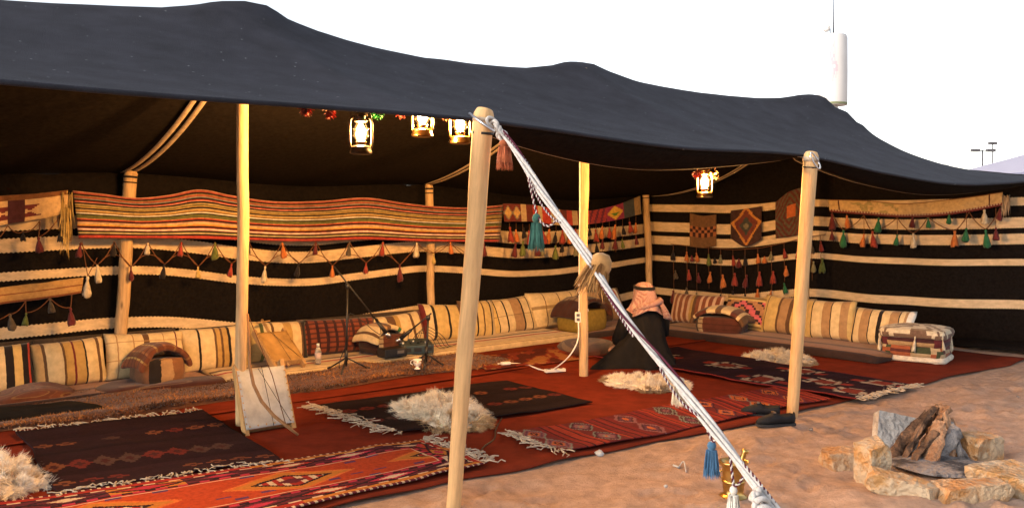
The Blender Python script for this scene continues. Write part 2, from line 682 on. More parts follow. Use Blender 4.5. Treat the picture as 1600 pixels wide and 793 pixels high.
def bevel(ob, w=0.004, seg=2):
    m = ob.modifiers.new('Bevel', 'BEVEL')
    m.width = w
    m.segments = seg
    m.limit_method = 'ANGLE'
    return ob


def strands(name, roots, dirs, lens, width, cols, mat='fur', parent=None, curl=0.35):
    """tapered tufts, five vertices each"""
    N = len(roots)
    d = dirs / (np.linalg.norm(dirs, axis=1, keepdims=True) + 1e-9)
    a = RNG.normal(size=(N, 3))
    side = np.cross(d, a)
    side /= np.linalg.norm(side, axis=1, keepdims=True) + 1e-9
    bend = RNG.normal(size=(N, 3)) * curl
    L = lens[:, None]
    w = (width if hasattr(width, '__len__') else np.full(N, width))[:, None]
    mid = roots + d * L * 0.55
    d2 = d + bend
    d2[:, 2] -= 0.35
    d2 /= np.linalg.norm(d2, axis=1, keepdims=True) + 1e-9
    tip = mid + d2 * L * 0.5
    V = np.stack((roots - side * w, roots + side * w, mid - side * w * 0.75, mid + side * w * 0.75, tip), 1).reshape(-1, 3)
    b = np.arange(N)[:, None] * 5
    Fc = np.stack((b + [0, 1, 3], b + [0, 3, 2], b + [2, 3, 4]), 1).reshape(-1, 3)
    me = bpy.data.meshes.new(name)
    me.vertices.add(len(V))
    me.vertices.foreach_set('co', V.astype(np.float32).ravel())
    me.loops.add(len(Fc) * 3)
    me.loops.foreach_set('vertex_index', Fc.astype(np.int32).ravel())
    me.polygons.add(len(Fc))
    me.polygons.foreach_set('loop_start', np.arange(len(Fc), dtype=np.int32) * 3)
    me.update(calc_edges=True)
    ca = me.attributes.new('Col', 'FLOAT_COLOR', 'POINT')
    c = np.ones((N, 5, 4), dtype=np.float32)
    c[:, :, :3] = cols[:, None, :]
    ca.data.foreach_set('color', c.ravel())
    return link(name, me, mat, parent, True)


def hsh(*a):
    x = math.sin(sum(v * k for v, k in zip(a, (12.9898, 78.233, 37.719)))) * 43758.5453
    return x - math.floor(x)


def clamp01(x):
    return max(0.0, min(1.0, x))


# ------------------------------------------------------------------ ground
def ground_height(X, Y):
    U = (X - P2[0]) * UX[0] + (Y - P2[1]) * UX[1]
    V = (X - P2[0]) * VX[0] + (Y - P2[1]) * VX[1]
    edge = np.interp(U, [-6, -2.8, -0.8, 0.6, 3.3, 4.2], [-1.8, -1.83, -2.1, -2.17, -2.33, -2.4])
    under = np.clip((edge - 0.02 + 0.16 * fbm(X * 3.1, Y * 3.1, 61, 2) - V) / 0.22, 0, 1)
    under = np.maximum(under, np.clip((U - 4.3) / 0.4, 0, 1))
    h = 0.045 * fbm(X * 1.3, Y * 1.3, 3, 2) + 0.032 * fbm(X * 4.4, Y * 4.4, 11, 3) + 0.010
    ridg = 0.020 * np.abs(fbm(X * 6.5, Y * 6.5, 31, 2)) + 0.016 * vnoise(X * 12, Y * 12, 44) + 0.008 * vnoise(X * 24, Y * 24, 45)
    # old footprints, scuffs and dents
    r = np.random.default_rng(5)
    xs_, ys_ = X[:, 0], Y[0, :]
    for k in range(520):
        cx, cy, a = r.uniform(-0.6, 6.5), r.uniform(3.2, 9.0), r.uniform(0, 6.28)
        big = k < 130
        la, lb = (0.14, 0.062) if big else (r.uniform(0.04, 0.09), r.uniform(0.03, 0.06))
        dp, rim = (r.uniform(0.025, 0.055), 0.018) if big else (r.uniform(0.018, 0.045), 0.012)
        i0, i1 = np.searchsorted(xs_, (cx - 0.5, cx + 0.5))
        j0, j1 = np.searchsorted(ys_, (cy - 0.5, cy + 0.5))
        if i1 <= i0 or j1 <= j0:
            if X.size > 1:
                continue
            i0, i1, j0, j1 = 0, 1, 0, 1
        dx, dy = X[i0:i1, j0:j1] - cx, Y[i0:i1, j0:j1] - cy
        p, q = dx * math.cos(a) + dy * math.sin(a), -dx * math.sin(a) + dy * math.cos(a)
        d2 = (p / la) ** 2 + (q / lb) ** 2
        h[i0:i1, j0:j1] += -dp * np.exp(-d2) + rim * np.exp(-(np.sqrt(d2) - 1.7) ** 2 / 0.18)
    h = 0.80 * np.clip(h + ridg - 0.01, -0.10, 0.10)
    far = np.clip((np.hypot(X, Y) - 14) / 10, 0, 1)
    return under * h * (1 - far) - 0.002


def axis(lo, hi, step, far):
    core = list(np.arange(lo, hi, step))
    out, s, x = [], step, hi
    while x < far:
        out.append(x)
        s *= 1.5
        x += s
    out.append(far)
    inn, s, x = [], step, lo
    while x > -far:
        s *= 1.5
        x -= s
        inn.append(max(x, -far))
    return np.array(inn[::-1] + core + out)


gx, gy = axis(-1.6, 7.5, 0.034, 600), axis(2.6, 9.8, 0.034, 600)
GXm, GYm = np.meshgrid(gx, gy, indexing='ij')
GZ = ground_height(GXm, GYm)
n_, m_ = GXm.shape
me = bpy.data.meshes.new('ground')
V_ = np.stack((GXm, GYm, GZ), -1).reshape(-1, 3).astype(np.float32)
ii, jj = np.meshgrid(np.arange(n_ - 1), np.arange(m_ - 1), indexing='ij')
b_ = (ii * m_ + jj).ravel()
Fq = np.stack((b_, b_ + m_, b_ + m_ + 1, b_ + 1), 1).astype(np.int32)
me.vertices.add(len(V_))
me.vertices.foreach_set('co', V_.ravel())
me.loops.add(Fq.size)
me.loops.foreach_set('vertex_index', Fq.ravel())
me.polygons.add(len(Fq))
me.polygons.foreach_set('loop_start', np.arange(len(Fq), dtype=np.int32) * 4)
me.update(calc_edges=True)
ground = link('ground', me, 'sand')
tag(ground, 'rippled orange desert sand in front of the tent', kind='structure')


def gz(x, y):
    return float(ground_height(np.array([[x]]), np.array([[y]]))[0, 0])


# ------------------------------------------------------------------ tent roof
EDGE_U = [-9.5, -6.6, -5.0, -3.22, -1.6, 0.0, 1.3, 2.6, 3.9, 5.25]
EDGE_V = [-2.5, -2.47, -2.43, -2.44, -2.36, -2.27, -2.25, -2.27, -2.31, -2.43]
EDGE_Z = [1.95, 1.965, 1.955, 1.970, 1.925, 1.950, 1.860, 1.800, 1.845, 1.95]
BACK_Z = [1.86, 1.88, 1.82, 1.89, 1.80, 1.86, 1.76, 1.70, 1.80, 1.74]
RU, RZ = [-6.7, -3.325, 0.0, 3.98], [2.93, 2.965, 2.935, 2.985]


def smooth_interp(u, xs, ys):
    # cubic Hermite through the control points
    xs, ys = np.array(xs, float), np.array(ys, float)
    m = np.gradient(ys, xs)
    u = np.asarray(u, float)
    i = np.clip(np.searchsorted(xs, u) - 1, 0, len(xs) - 2)
    h = xs[i + 1] - xs[i]
    t = (u - xs[i]) / h
    return ((2 * t ** 3 - 3 * t ** 2 + 1) * ys[i] + (t ** 3 - 2 * t ** 2 + t) * h * m[i]
            + (-2 * t ** 3 + 3 * t ** 2) * ys[i + 1] + (t ** 3 - t ** 2) * h * m[i + 1])


RIDGE = [(-9.5, 2.75), (-8.2, 2.76), (-7.0, 2.86), (-6.85, 2.92), (-6.55, 2.93), (-6.4, 2.86), (-5.9, 2.78), (-5.3, 2.745), (-4.8, 2.753), (-4.46, 2.785), (-3.89, 2.84), (-3.68, 2.882), (-3.52, 2.935), (-3.33, 2.972), (-3.15, 2.970),
         (-3.0, 2.898), (-2.77, 2.845), (-2.55, 2.815), (-2.26, 2.784), (-1.82, 2.762), (-1.28, 2.785), (-0.685, 2.822), (-0.366, 2.872), (-0.17, 2.925), (0.0, 2.942), (0.2, 2.945), (0.41, 2.905), (0.78, 2.865), (1.2, 2.845),
         (1.81, 2.835), (2.4, 2.842), (2.9, 2.865), (3.37, 2.91), (3.76, 2.98), (4.0, 3.0), (4.22, 3.0), (6, 3.0)]


def ridge_z(u):
    return float(np.interp(u, [p[0] for p in RIDGE], [p[1] for p in RIDGE]))


NU, NV = 185, 65
UMIN, UMAX = -9.5, 5.25
ug = np.linspace(UMIN, UMAX, NU)
sg = np.linspace(0, 1, NV)
vf = smooth_interp(ug, EDGE_U, EDGE_V)
zf = smooth_interp(ug, EDGE_U, EDGE_Z)
zb = smooth_interp(ug, EDGE_U, BACK_Z)
vb = np.full(NU, 2.72)
VG = vf[:, None] * (1 - sg) + vb[:, None] * sg
zr = np.array([ridge_z(u) for u in ug])
RJ = int(round(2.40 / (2.40 + 2.72) * (NV - 1)))
ZR = np.zeros((NU, NV))
fixed = np.zeros((NU, NV), bool)
ZR[:, 0], ZR[:, -1] = zf, zb
fixed[:, 0] = fixed[:, -1] = True
iR = int(np.argmin(abs(ug - 4.22)))
ZR[:iR + 1, RJ] = zr[:iR + 1]
fixed[:iR + 1, RJ] = True
endz = 1.95 * (1 - sg) + 1.74 * sg - 0.16 * 4 * sg * (1 - sg) + 0.10 * np.exp(-((sg - 0.5) / 0.06) ** 2)
ZR[-1], fixed[-1] = endz, True
# initial guess then relaxation of a slightly loaded membrane
for i in range(NU):
    if i <= iR:
        ZR[i, 1:RJ] = np.linspace(zf[i], zr[i], RJ + 1)[1:-1]
        ZR[i, RJ:-1] = np.linspace(zr[i], zb[i], NV - RJ)[:-1]
    else:
        ZR[i, 1:-1] = np.linspace(zf[i], zb[i], NV)[1:-1]
# hip running down from the last peak to the front corner
for k in np.linspace(0, 1, 60):
    uu = 4.22 + 1.03 * k
    i = int(round((uu - UMIN) / (UMAX - UMIN) * (NU - 1)))
    j = int(round((-2.43 * k - vf[i]) / (vb[i] - vf[i]) * (NV - 1)))
    if 0 < j < RJ and i < NU - 1:
        ZR[i, j] = np.interp(k, [0, 0.1, 0.2, 0.3, 0.4, 0.6, 0.8, 1], [3.0, 2.775, 2.53, 2.35, 2.205, 2.03, 1.968, 1.95])
        fixed[i, j] = True
du, dv = (UMAX - UMIN) / (NU - 1), 5.1 / (NV - 1)
LOAD = 0.16
for _ in range(2600):
    Zn = ZR.copy()
    up_ = np.vstack((ZR[1:], ZR[-1:]))
    dn_ = np.vstack((ZR[:1], ZR[:-1]))
    Zn[:, 1:-1] = ((up_[:, 1:-1] + dn_[:, 1:-1]) / du ** 2 + (ZR[:, 2:] + ZR[:, :-2]) / dv ** 2 - LOAD) / (2 / du ** 2 + 2 / dv ** 2)
    ZR = np.where(fixed, ZR, Zn)


def roof_z(u, v):
    i = np.interp(u, ug, np.arange(NU))
    i0 = int(min(max(math.floor(i), 0), NU - 2))
    fi = i - i0
    s = np.interp(v, [np.interp(u, ug, vf), 2.72], [0, NV - 1])
    j0 = int(min(max(math.floor(s), 0), NV - 2))
    fj = s - j0
    return float((ZR[i0, j0] * (1 - fj) + ZR[i0, j0 + 1] * fj) * (1 - fi) + (ZR[i0 + 1, j0] * (1 - fj) + ZR[i0 + 1, j0 + 1] * fj) * fi)


# the straps lift a soft crest from each ridge pole down to its front and back pole
for u0 in (-6.6, -3.28, 0.0):
    ZR += 0.045 * np.exp(-np.abs(ug - u0) / 0.22)[:, None] * np.sin(math.pi * np.clip(sg / (RJ / (NV - 1)), 0, 1))[None, :]
    ZR += 0.03 * np.exp(-np.abs(ug - u0) / 0.22)[:, None] * np.sin(math.pi * np.clip((sg - RJ / (NV - 1)) / (1 - RJ / (NV - 1)), 0, 1))[None, :]
wr = 0.018 * fbm(ug[:, None] * 1.1 + 0 * VG, VG * 1.6, 41, 3) * np.sin(math.pi * sg)[None, :]
# tension creases running from the pole tops
PR = np.zeros((NU, NV, 3))
for i in range(NU):
    for j in range(NV):
        PR[i, j] = T(ug[i], VG[i, j], ZR[i, j] + wr[i, j])
tent_roof = thing('tent_roof', 'wide black goat hair tent roof sagging between its peaks', 'tent roof')
mb = MB()
mb.grid(PR)
ob = mb.build('roof_cloth', 'roof', tent_roof)
ob.data.materials.append(M['roof_shaded'])  # inner face of the one cloth, coloured darker for its shade
sm = ob.modifiers.new('Solidify', 'SOLIDIFY')
sm.thickness = 0.007
sm.offset = -1
sm.material_offset = 1
# turned-in flap along the front edge, slack between the poles
fl = [u for u in np.linspace(-3.15, 5.1, 90)]
PF = np.zeros((len(fl), 6, 3))
for i, u in enumerate(fl):
    e = 1 if u < 0 else 0.75
    t = (u + 3.15) / 3.15 if u < 0 else min(u / 5.1, 1)
    w = math.sin(math.pi * min(max(t, 0), 1)) ** 0.6 * e
    v0, z0 = float(smooth_interp(u, EDGE_U, EDGE_V)), float(smooth_interp(u, EDGE_U, EDGE_Z))
    for j in range(6):
        k = j / 5
        PF[i, j] = T(u, v0 + 0.012 + 0.30 * k * (0.25 + 0.75 * w), z0 - 0.010 - 0.115 * w * math.sin(k * math.pi / 2))
mb = MB()
mb.grid(PF)
ob = mb.build('edge_flap', 'roof_shaded', tent_roof)  # flap shares the colour darkened for the shaded underside
sm = ob.modifiers.new('Solidify', 'SOLIDIFY')
sm.thickness = 0.004
mb = MB()
mb.tube([PF[i, 5] + np.array((0, 0, -0.002)) for i in range(len(fl))], 0.0035, 5)
mb.build('hem_cord', 'strap', tent_roof)
# rolled hem of the front edge
mb = MB()
mb.tube([T(u, float(smooth_interp(u, EDGE_U, EDGE_V)) - 0.002, float(smooth_interp(u, EDGE_U, EDGE_Z)) - 0.006) for u in np.linspace(UMIN, UMAX, 160)], 0.011, 6)
mb.build('rolled_hem', 'roof', tent_roof)


# sewn tension straps under the roof, one over each row of poles
def strap(u0, v0, v1, u1=None, drop=0.0):
    vs_ = np.linspace(v0, v1, 26)
    u1 = u0 if u1 is None else u1
    for off in (-0.038, 0.038):
        P = np.zeros((26, 2, 3))
        for i, v in enumerate(vs_):
            u = u0 + (u1 - u0) * i / 25
            for j, w in enumerate((-0.022, 0.022)):
                P[i, j] = T(u + off + w, v, roof_z(u, v) - 0.022 - drop * math.sin(math.pi * i / 25))
        q = MB()
        q.grid(P)
        o = q.build('tension_strap', 'strap', tent_roof)
        s_ = o.modifiers.new('Solidify', 'SOLIDIFY')
        s_.thickness = 0.004


for uu, ub in ((-3.30, -3.33), (0.0, 0.0), (3.95, 3.98)):
    strap(uu, 0.05, 2.55, ub, 0.03)
for uu, uf in ((-3.3, -3.22), (0.0, 0.02)):
    strap(uf, -2.30, -0.05, uu, 0.02)

# ------------------------------------------------------------------ tent walls
BANDS = [(1.62, 1.71), (1.37, 1.49), (1.185, 1.305), (0.945, 1.02), (0.455, 0.555)]


def tent_wall(name, label, pts, sag_pts, top, seed, n=150, thick=0.02, gaps=None):
    """pts: (s, (x, y)) control points along the foot; sag_pts: (s, dz)"""
    root = thing(name, label, 'tent wall')
    root['kind'] = 'thing'
    ss = np.linspace(pts[0][0], pts[-1][0], n)
    X = np.interp(ss, [p[0] for p in pts], [p[1][0] for p in pts])
    Y = np.interp(ss, [p[0] for p in pts], [p[1][1] for p in pts])
    sg_ = smooth_interp(ss, [p[0] for p in sag_pts], [p[1] for p in sag_pts])
    tx, ty = np.gradient(X), np.gradient(Y)
    L = np.hypot(tx, ty)
    nx, ny = -ty / L, tx / L

    def pos(i, z, off=0.0):
        k = z / 1.0
        w = 0.07 * fbm(ss[i] * 0.9, z * 0.5 + 3, seed, 3) + 0.018 * math.sin(ss[i] * 7.0 + 2 * z)
        zz = z + sg_[i] * min(1.0, max(0.0, z / 0.35)) * (1.0 if z < 1.4 else max(0.2, 1 - (z - 1.4) * 1.6))
        zz += 0.012 * fbm(ss[i] * 1.7, z * 1.3, seed + 9, 2)
        if z == top:
            uu, vv = uv_of((X[i], Y[i]))
            zz = roof_z(min(uu, 5.2), min(max(vv, -2.4), 2.7)) + 0.01 - sum(g * math.exp(-((ss[i] - c) / 0.13) ** 4) for c, g in (gaps or ()))
            w *= 0.3
        return np.array((X[i] + nx[i] * (w + off), Y[i] + ny[i] * (w + off), max(zz, 0.006)))

    zs = np.array([0, 0.1, 0.25, 0.42, 0.6, 0.8, 1.0, 1.15, 1.3, 1.45, 1.6, 1.72, top])
    P = np.array([[pos(i, z) for z in zs] for i in range(n)])
    q = MB()
    q.grid(P)
    o = q.build('wall_cloth', 'black_cloth', root)
    s_ = o.modifiers.new('Solidify', 'SOLIDIFY')
    s_.thickness = 0.006
    s_.offset = 0
    side = -1 if (np.array((nx[n // 2], ny[n // 2])) @ (np.array((2.0, 7.0)) - np.array((X[n // 2], Y[n // 2])))) < 0 else 1
    r = np.random.default_rng(seed)
    for (z0, z1) in (BANDS if name == 'end_wall' else BANDS[1:]):
        # saw-tooth stitched edges
        m = n * 4
        idx = np.linspace(0, n - 1, m)
        rows = []
        for kk in range(m):
            i0 = int(min(math.floor(idx[kk]), n - 2))
            f = idx[kk] - i0
            j = 0.0045 * (1 if kk % 2 else -1)
            row = []
            for z in (z0 - j, z0 + 0.25 * (z1 - z0), z0 + 0.6 * (z1 - z0), z1 + j):
                row.append(pos(i0, z, side * 0.010) * (1 - f) + pos(i0 + 1, z, side * 0.010) * f)
            rows.append(row)
        q = MB()
        q.grid(np.array(rows))
        q.build('white_band', 'band', root)
    return root


bw_pts = [(-9.0, T(-9.0, 2.62)), (4.05, T(4.05, 2.66))]
tent_wall('back_wall', 'black tent back wall with five cream woven bands', bw_pts,
          [(-9, -0.05), (-7.2, -0.12), (-5.2, -0.02), (-4.4, 0.0), (-3.3, 0.02), (-1.66, -0.18), (-0.05, -0.10), (1.67, -0.23), (3.4, -0.16), (4.05, -0.12)], 1.84, 3, 190, gaps=((-3.95, 0.028), (-0.2, 0.028)))
sw_pts = [(0, SW_A + SW_N * 0.0), (5.15, SW_B), (6.6, SW_B + _sd * 1.4)]
tent_wall('end_wall', 'black tent end wall with cream bands behind the right hand cushions', sw_pts,
          [(0, -0.09), (0.7, -0.11), (1.4, -0.12), (2.4, 0.0), (3.1, -0.03), (4.0, -0.035), (5.15, -0.0), (6.6, -0.05)], 1.80, 8, 110, gaps=((3.0, 0.04),))


# ------------------------------------------------------------------ poles
def pole(label, base, top, r0, r1, mat='pole', cap=True, bands=(), group='tent poles', seed=0):
    base, top = np.array(base, float), np.array(top, float)
    L = np.linalg.norm(top - base)
    root = thing('tent_pole', label, 'pole', group, tuple(base))
    d = (top - base) / L
    q = Vector(d).to_track_quat('Z', 'Y')
    root.rotation_euler = q.to_euler()
    n = 16
    zs = list(np.linspace(0, L - 0.03, 14)) + [L - 0.022, L]
    rr = [r0 + (r1 - r0) * z / L for z in zs]
    rr[-1] *= 0.80
    mb = MB()
    path = []
    r = np.random.default_rng(seed)
    for k, z in enumerate(zs):
        w = 0.006 * math.sin(k * 0.8 + seed) + 0.002 * math.sin(k * 2.1)
        path.append((w, 0.5 * w, z))
    mb.tube(path, rr, n)
    o = mb.build('shaft', mat, root)
    edge_smooth(o, 35)
    for bz, bh, bm in bands:
        mb = MB()
        rb = r0 + (r1 - r0) * (L - bz) / L
        mb.tube([(0, 0, L - bz - bh / 2), (0, 0, L - bz + bh / 2)], rb + 0.005, n)
        mb.build('binding', bm, root, smooth=True)
        edge_smooth(root.children[-1], 35)
    return root


A_base = np.array((-0.30, 4.37, gz(-0.30, 4.37) - 0.05))
A_top = np.array((-0.131, 4.17, 2.005))
pole('stout pale pine pole nearest the camera holding up the guy rope', A_base, A_top, 0.036, 0.050, 'pole_pale', bands=((0.045, 0.02, 'strap'), (0.11, 0.012, 'black_metal')), seed=1)
B_base = np.array((2.094, 6.537, gz(2.094, 6.537) - 0.04))
B_top = np.array((2.20, 6.417, 1.965))
pole('pale pine pole standing behind the pair of black shoes', B_base, B_top, 0.042, 0.053, 'pole_pale', bands=((0.05, 0.035, 'strap'), (0.11, 0.01, 'black_metal')), seed=2)
pole('tall pine pole behind the white skin instrument', G(377, 664, 0.012), T(-3.325, 0.0, 2.91), 0.040, 0.040, 'pole', seed=3)
pole('tall pine pole with a white socket box', G(911, 587, 0.012), T(0.0, 0.0, 2.88), 0.042, 0.040, 'pole', seed=4)
pole('tall pine pole under the rightmost roof peak', T(3.75, -0.02, 0.012), T(3.98, 0.0, 2.82), 0.042, 0.040, 'pole', seed=5)


def pole_at_back(px_top, py_top, v, px_low, py_low, label, seed, mat='pole', r=0.040):
    tp = BW(px_top, py_top, v)
    lo = BW(px_low, py_low, v)
    d = (lo - tp) / (lo[2] - tp[2])
    bs = tp + d * (0.0 - tp[2])
    return pole(label, bs, tp, r, r * 1.12, mat, bands=((0.05, 0.02, 'dark_thread'), (0.10, 0.012, 'dark_thread')), seed=seed)


pole_at_back(204, 268, 2.5, 189, 524, 'short back wall pole left of the striped wall hanging centre', 6, r=0.052)
pole_at_back(671, 288, 2.5, 674, 490, 'short back wall pole above the electric mixer', 7, r=0.043)
pole_at_back(1009, 298, 2.5, 1015, 440, 'short pole in the back corner behind the seated man', 8, r=0.045)
# pole carrying the front corner just outside the picture
pole('slanting corner pole at the right end of the tent front', T(5.15, -2.40, -0.04), T(5.28, -2.47, 1.97), 0.05, 0.055, 'pole_pale', seed=9)

# toggles at the pole tops
mb = MB()
mb.tube([at(733, 177, 4.10), at(772, 206, 4.04)], 0.007, 6)
tag(mb.build('toggle_pin', 'steel', None), 'thin metal toggle pin at the top of the nearest pole', 'pin')
mb = MB()
ring = []
c0 = at(1274, 251, 6.32)
for k in range(17):
    a = 2 * math.pi * k / 16
    ring.append(c0 + np.array((0.022 * math.cos(a) + 0.045 * math.sin(a) * 0.6, 0, -0.022 * math.cos(a) * 0.3 - 0.06 * math.sin(a))))
mb.tube(ring, 0.006, 6)
tag(mb.build('shackle', 'steel', None), 'steel shackle at the top of the pole by the shoes', 'shackle')


# ------------------------------------------------------------------ tassels and cords
def tassel_mesh(col, h=0.14, w=0.05, seed=0, shag=0.0):
    r = random.Random(seed)
    q = MB()
    n = 14
    prof = [(0.10, 0.0), (0.26, -0.03), (0.34, -0.09), (0.30, -0.16), (0.20, -0.21), (0.30, -0.27), (0.52, -0.42), (0.74, -0.66), (0.90, -0.86), (0.80, -1.0)]
    vs, fs, fc = [], [], []
    jag = [r.uniform(0.88, 1.08) for _ in range(n)]
    for i, (rr, z) in enumerate(prof):
        for k in range(n):
            a = 2 * math.pi * k / n
            fold = 1 + (0.13 * (1 if k % 2 else -1) if i > 4 else 0)
            zz = z * (jag[k] if i > 7 else 1)
            vs.append((rr * fold * w / 2 * math.cos(a) * 1.05, rr * fold * w / 2 * math.sin(a), zz * h))
    for i in range(len(prof) - 1):
        for k in range(n):
            fs.append((i * n + k, i * n + (k + 1) % n, (i + 1) * n + (k + 1) % n, (i + 1) * n + k))
            f = r.uniform(0.75, 1.15) if i > 4 else r.uniform(0.85, 1.0)
            fc.append(tuple(c * f for c in col))
    fs.append(tuple(range(n))[::-1])
    fc.append(col)
    fs.append(tuple((len(prof) - 1) * n + k for k in range(n)))
    fc.append(tuple(c * 0.7 for c in col))
    q.add(vs, fs, fcols=fc)
    me = q.mesh('tassel')
    me.materials.append(M['wool'])
    me.polygons.foreach_set('use_smooth', np.ones(len(me.polygons), dtype=bool))
    return me


TC = {'r': (0.30, 0.05, 0.035), 'm': (0.13, 0.028, 0.03), 'k': (0.022, 0.018, 0.02), 'w': (0.62, 0.53, 0.38), 'o': (0.52, 0.17, 0.05),
      'y': (0.58, 0.42, 0.14), 'g': (0.14, 0.17, 0.045), 'e': (0.03, 0.15, 0.07), 'b': (0.09, 0.07, 0.05), 'l': (0.22, 0.20, 0.11)}
_tm = {}


def tassel(parent, p, c, h=0.14, w=0.055):
    k = (c, round(h, 3), round(w, 3))
    if k not in _tm:
        _tm[k] = tassel_mesh(TC[c], h, w, len(_tm))
    o = bpy.data.objects.new('tassel', _tm[k])
    S.collection.objects.link(o)
    o.parent = parent
    s = random.uniform(0.76, 1.2)
    o.scale = (s, s, s * random.uniform(0.9, 1.1))
    o.rotation_euler = (random.uniform(-0.14, 0.14), random.uniform(-0.14, 0.14), random.uniform(0, 6.28))
    o.location = tuple(p)
    return o


def cord(parent, a, b, r=0.004, sag=0.0, n=8, mat='string', name='cord'):
    a, b = np.array(a, float), np.array(b, float)
    q = MB()
    q.tube([a + (b - a) * t - np.array((0, 0, sag * 4 * t * (1 - t))) for t in np.linspace(0, 1, n)], r, 5)
    return q.build(name, mat, parent)


def zigzag(name, label, tops, bots, cols_t, cols_b, parent=None, r=0.0045, h=0.14, w=0.055, mat='string'):
    root = thing(name, label, 'garland')
    q = MB()
    for i in range(len(bots)):
        for a in (tops[i], tops[i + 1]):
            b = bots[i]
            q.tube([a + (b - a) * t - np.array((0, 0, 0.03 * 4 * t * (1 - t))) for t in np.linspace(0, 1, 6)], r, 5)
        if i + 1 < len(bots):   # crossing second row of string
            m = (bots[i] + bots[i + 1]) / 2 * 0.5 + tops[i + 1] * 0.5
    q.build('string', mat, root)
    for i, c in enumerate(cols_t):
        if c != '.' and i < len(tops):
            tassel(root, tops[i] - np.array((0, 0, 0.005)), c, h, w)
    for i, c in enumerate(cols_b):
        if c != '.' and i < len(bots):
            tassel(root, bots[i], c, h, w)
    return root


# ------------------------------------------------------------------ cloth hung on the walls
def hanging(name, label, cat, top, bot, planef, nu, nv, colf, bulge=0.02, seed=0, mat='wool', ns=1):
    """top / bot: curves of (px, py) in the photograph's frame, laid on a real wall plane"""
    x0, x1 = top[0][0], top[-1][0]
    b0, b1 = bot[0][0], bot[-1][0]
    P = np.zeros((nu + 1, nv + 1, 3))
    ts = np.linspace(0, 1, nu + 1)
    ty = smooth_interp(x0 + (x1 - x0) * ts, [p[0] for p in top], [p[1] for p in top])
    by = smooth_interp(b0 + (b1 - b0) * ts, [p[0] for p in bot], [p[1] for p in bot])
    for i, t in enumerate(ts):
        a, b = planef(x0 + (x1 - x0) * t, ty[i]), planef(b0 + (b1 - b0) * t, by[i])
        for j in range(nv + 1):
            k = j / nv
            p = a + (b - a) * k
            d = bulge * (math.sin(math.pi * k * 0.9) + 1.5 * float(fbm(t * 9 * ns, k * 2.0, seed, 3)))
            tc = np.array((-p[0], -p[1] + 3.0, 0))
            tc /= np.linalg.norm(tc)
            P[i, j] = p + tc * d
    fc = [[colf((i + 0.5) / nu, (j + 0.5) / nv) for j in range(nv)] for i in range(nu)]
    q = MB()
    q.grid(P, fcols=fc)
    o = q.build(name, mat)
    s_ = o.modifiers.new('Solidify', 'SOLIDIFY')
    s_.thickness = 0.012
    s_.offset = 0
    tag(o, label, cat)
    return o, P


def stripes_from(seq):
    seq = [(w * (1.7 if c is BLK else 1.0), c) for w, c in seq]
    tot = sum(w for w, _ in seq)
    acc, out = 0, []
    for w, c in seq:
        acc += w / tot
        out.append((acc, c))

    def f(k):
        for a, c in out:
            if k <= a:
                return c
        return out[-1][1]
    return f


_r1 = (0.42, 0.06, 0.045)
_pk = (0.55, 0.26, 0.20)
striped = stripes_from([(1, _pk), (2, (0.30, 0.07, 0.05)), (1, BLK), (1, TAN), (2, (0.33, 0.08, 0.05)), (1, GREY), (1.2, BLK), (1, _r1), (1, _pk), (1, BLK), (2, (0.38, 0.28, 0.13)),
                        (1, OLIVE), (1.5, MUST), (1, BLK), (1, CREAM2), (2, MUST), (1, BRN), (1, WHITE), (1, BLK), (2.2, OLIVE), (1, (0.09, 0.10, 0.06)), (1, MUST), (1.2, _r1), (1.2, BLK), (1, _pk),
                        (2, CREAM2), (1.3, YEL), (1, ORANGE), (1, BLK), (1, _r1), (1.2, WHITE), (1, _pk), (1, BLK), (1, OLIVE), (1, CREAM2), (1.2, BLK), (1.5, _r1), (1.5, (0.45, 0.07, 0.05)), (0.8, MAROON)])
hanging('striped_kilim', 'long multicoloured striped kilim hung along the back wall', 'wall hanging',
        [(113, 298), (160, 303), (215, 309), (262, 305), (312, 296), (360, 305), (420, 314), (500, 314), (575, 309), (630, 317), (690, 323), (740, 324), (786, 320)],
        [(122, 372), (200, 372), (300, 373), (385, 375), (480, 377), (570, 374), (660, 377), (780, 378)],
        lambda a, b: BW(a, b, 2.36), 80, 116, lambda s, t: tuple(x * (0.62 + 0.3 * hsh(int(s * 80), int(t * 39))) for x in striped(t)), 0.025, 5)

_RN = random.Random(3)
zz_x = list(np.arange(126, 800, 52.5))
zz_t = [BW(x, 377 + (0 if i % 2 else 1), 2.36) for i, x in enumerate(zz_x)]
zz_b = [BW(x + 26, 416 + (-14 if x > 640 else 0) + (2 if i % 2 else -2) - 6 * (x / 800), 2.38) for i, x in enumerate(zz_x[:-1])]
zigzag('tassel_garland', 'long zigzag tassel garland under the striped kilim', zz_t, zz_b, 'mkwrgkombrwomy', 'wmkyrwkormykw', r=0.0048, h=0.15, w=0.062)
# second crossing string of that net
mb = MB()
for i in range(len(zz_b) - 1):
    a, b = zz_b[i], zz_b[i + 1]
    m_t = (zz_t[i + 1])
    mb.tube([a * (1 - t) + b * t + np.array((0, 0, 0.10 * 4 * t * (1 - t))) for t in np.linspace(0, 1, 7)], 0.004, 5)
o = mb.build('string', 'string', bpy.data.objects['tassel_garland'])
o.location = -np.array(VX.tolist() + [0]) * 0.01

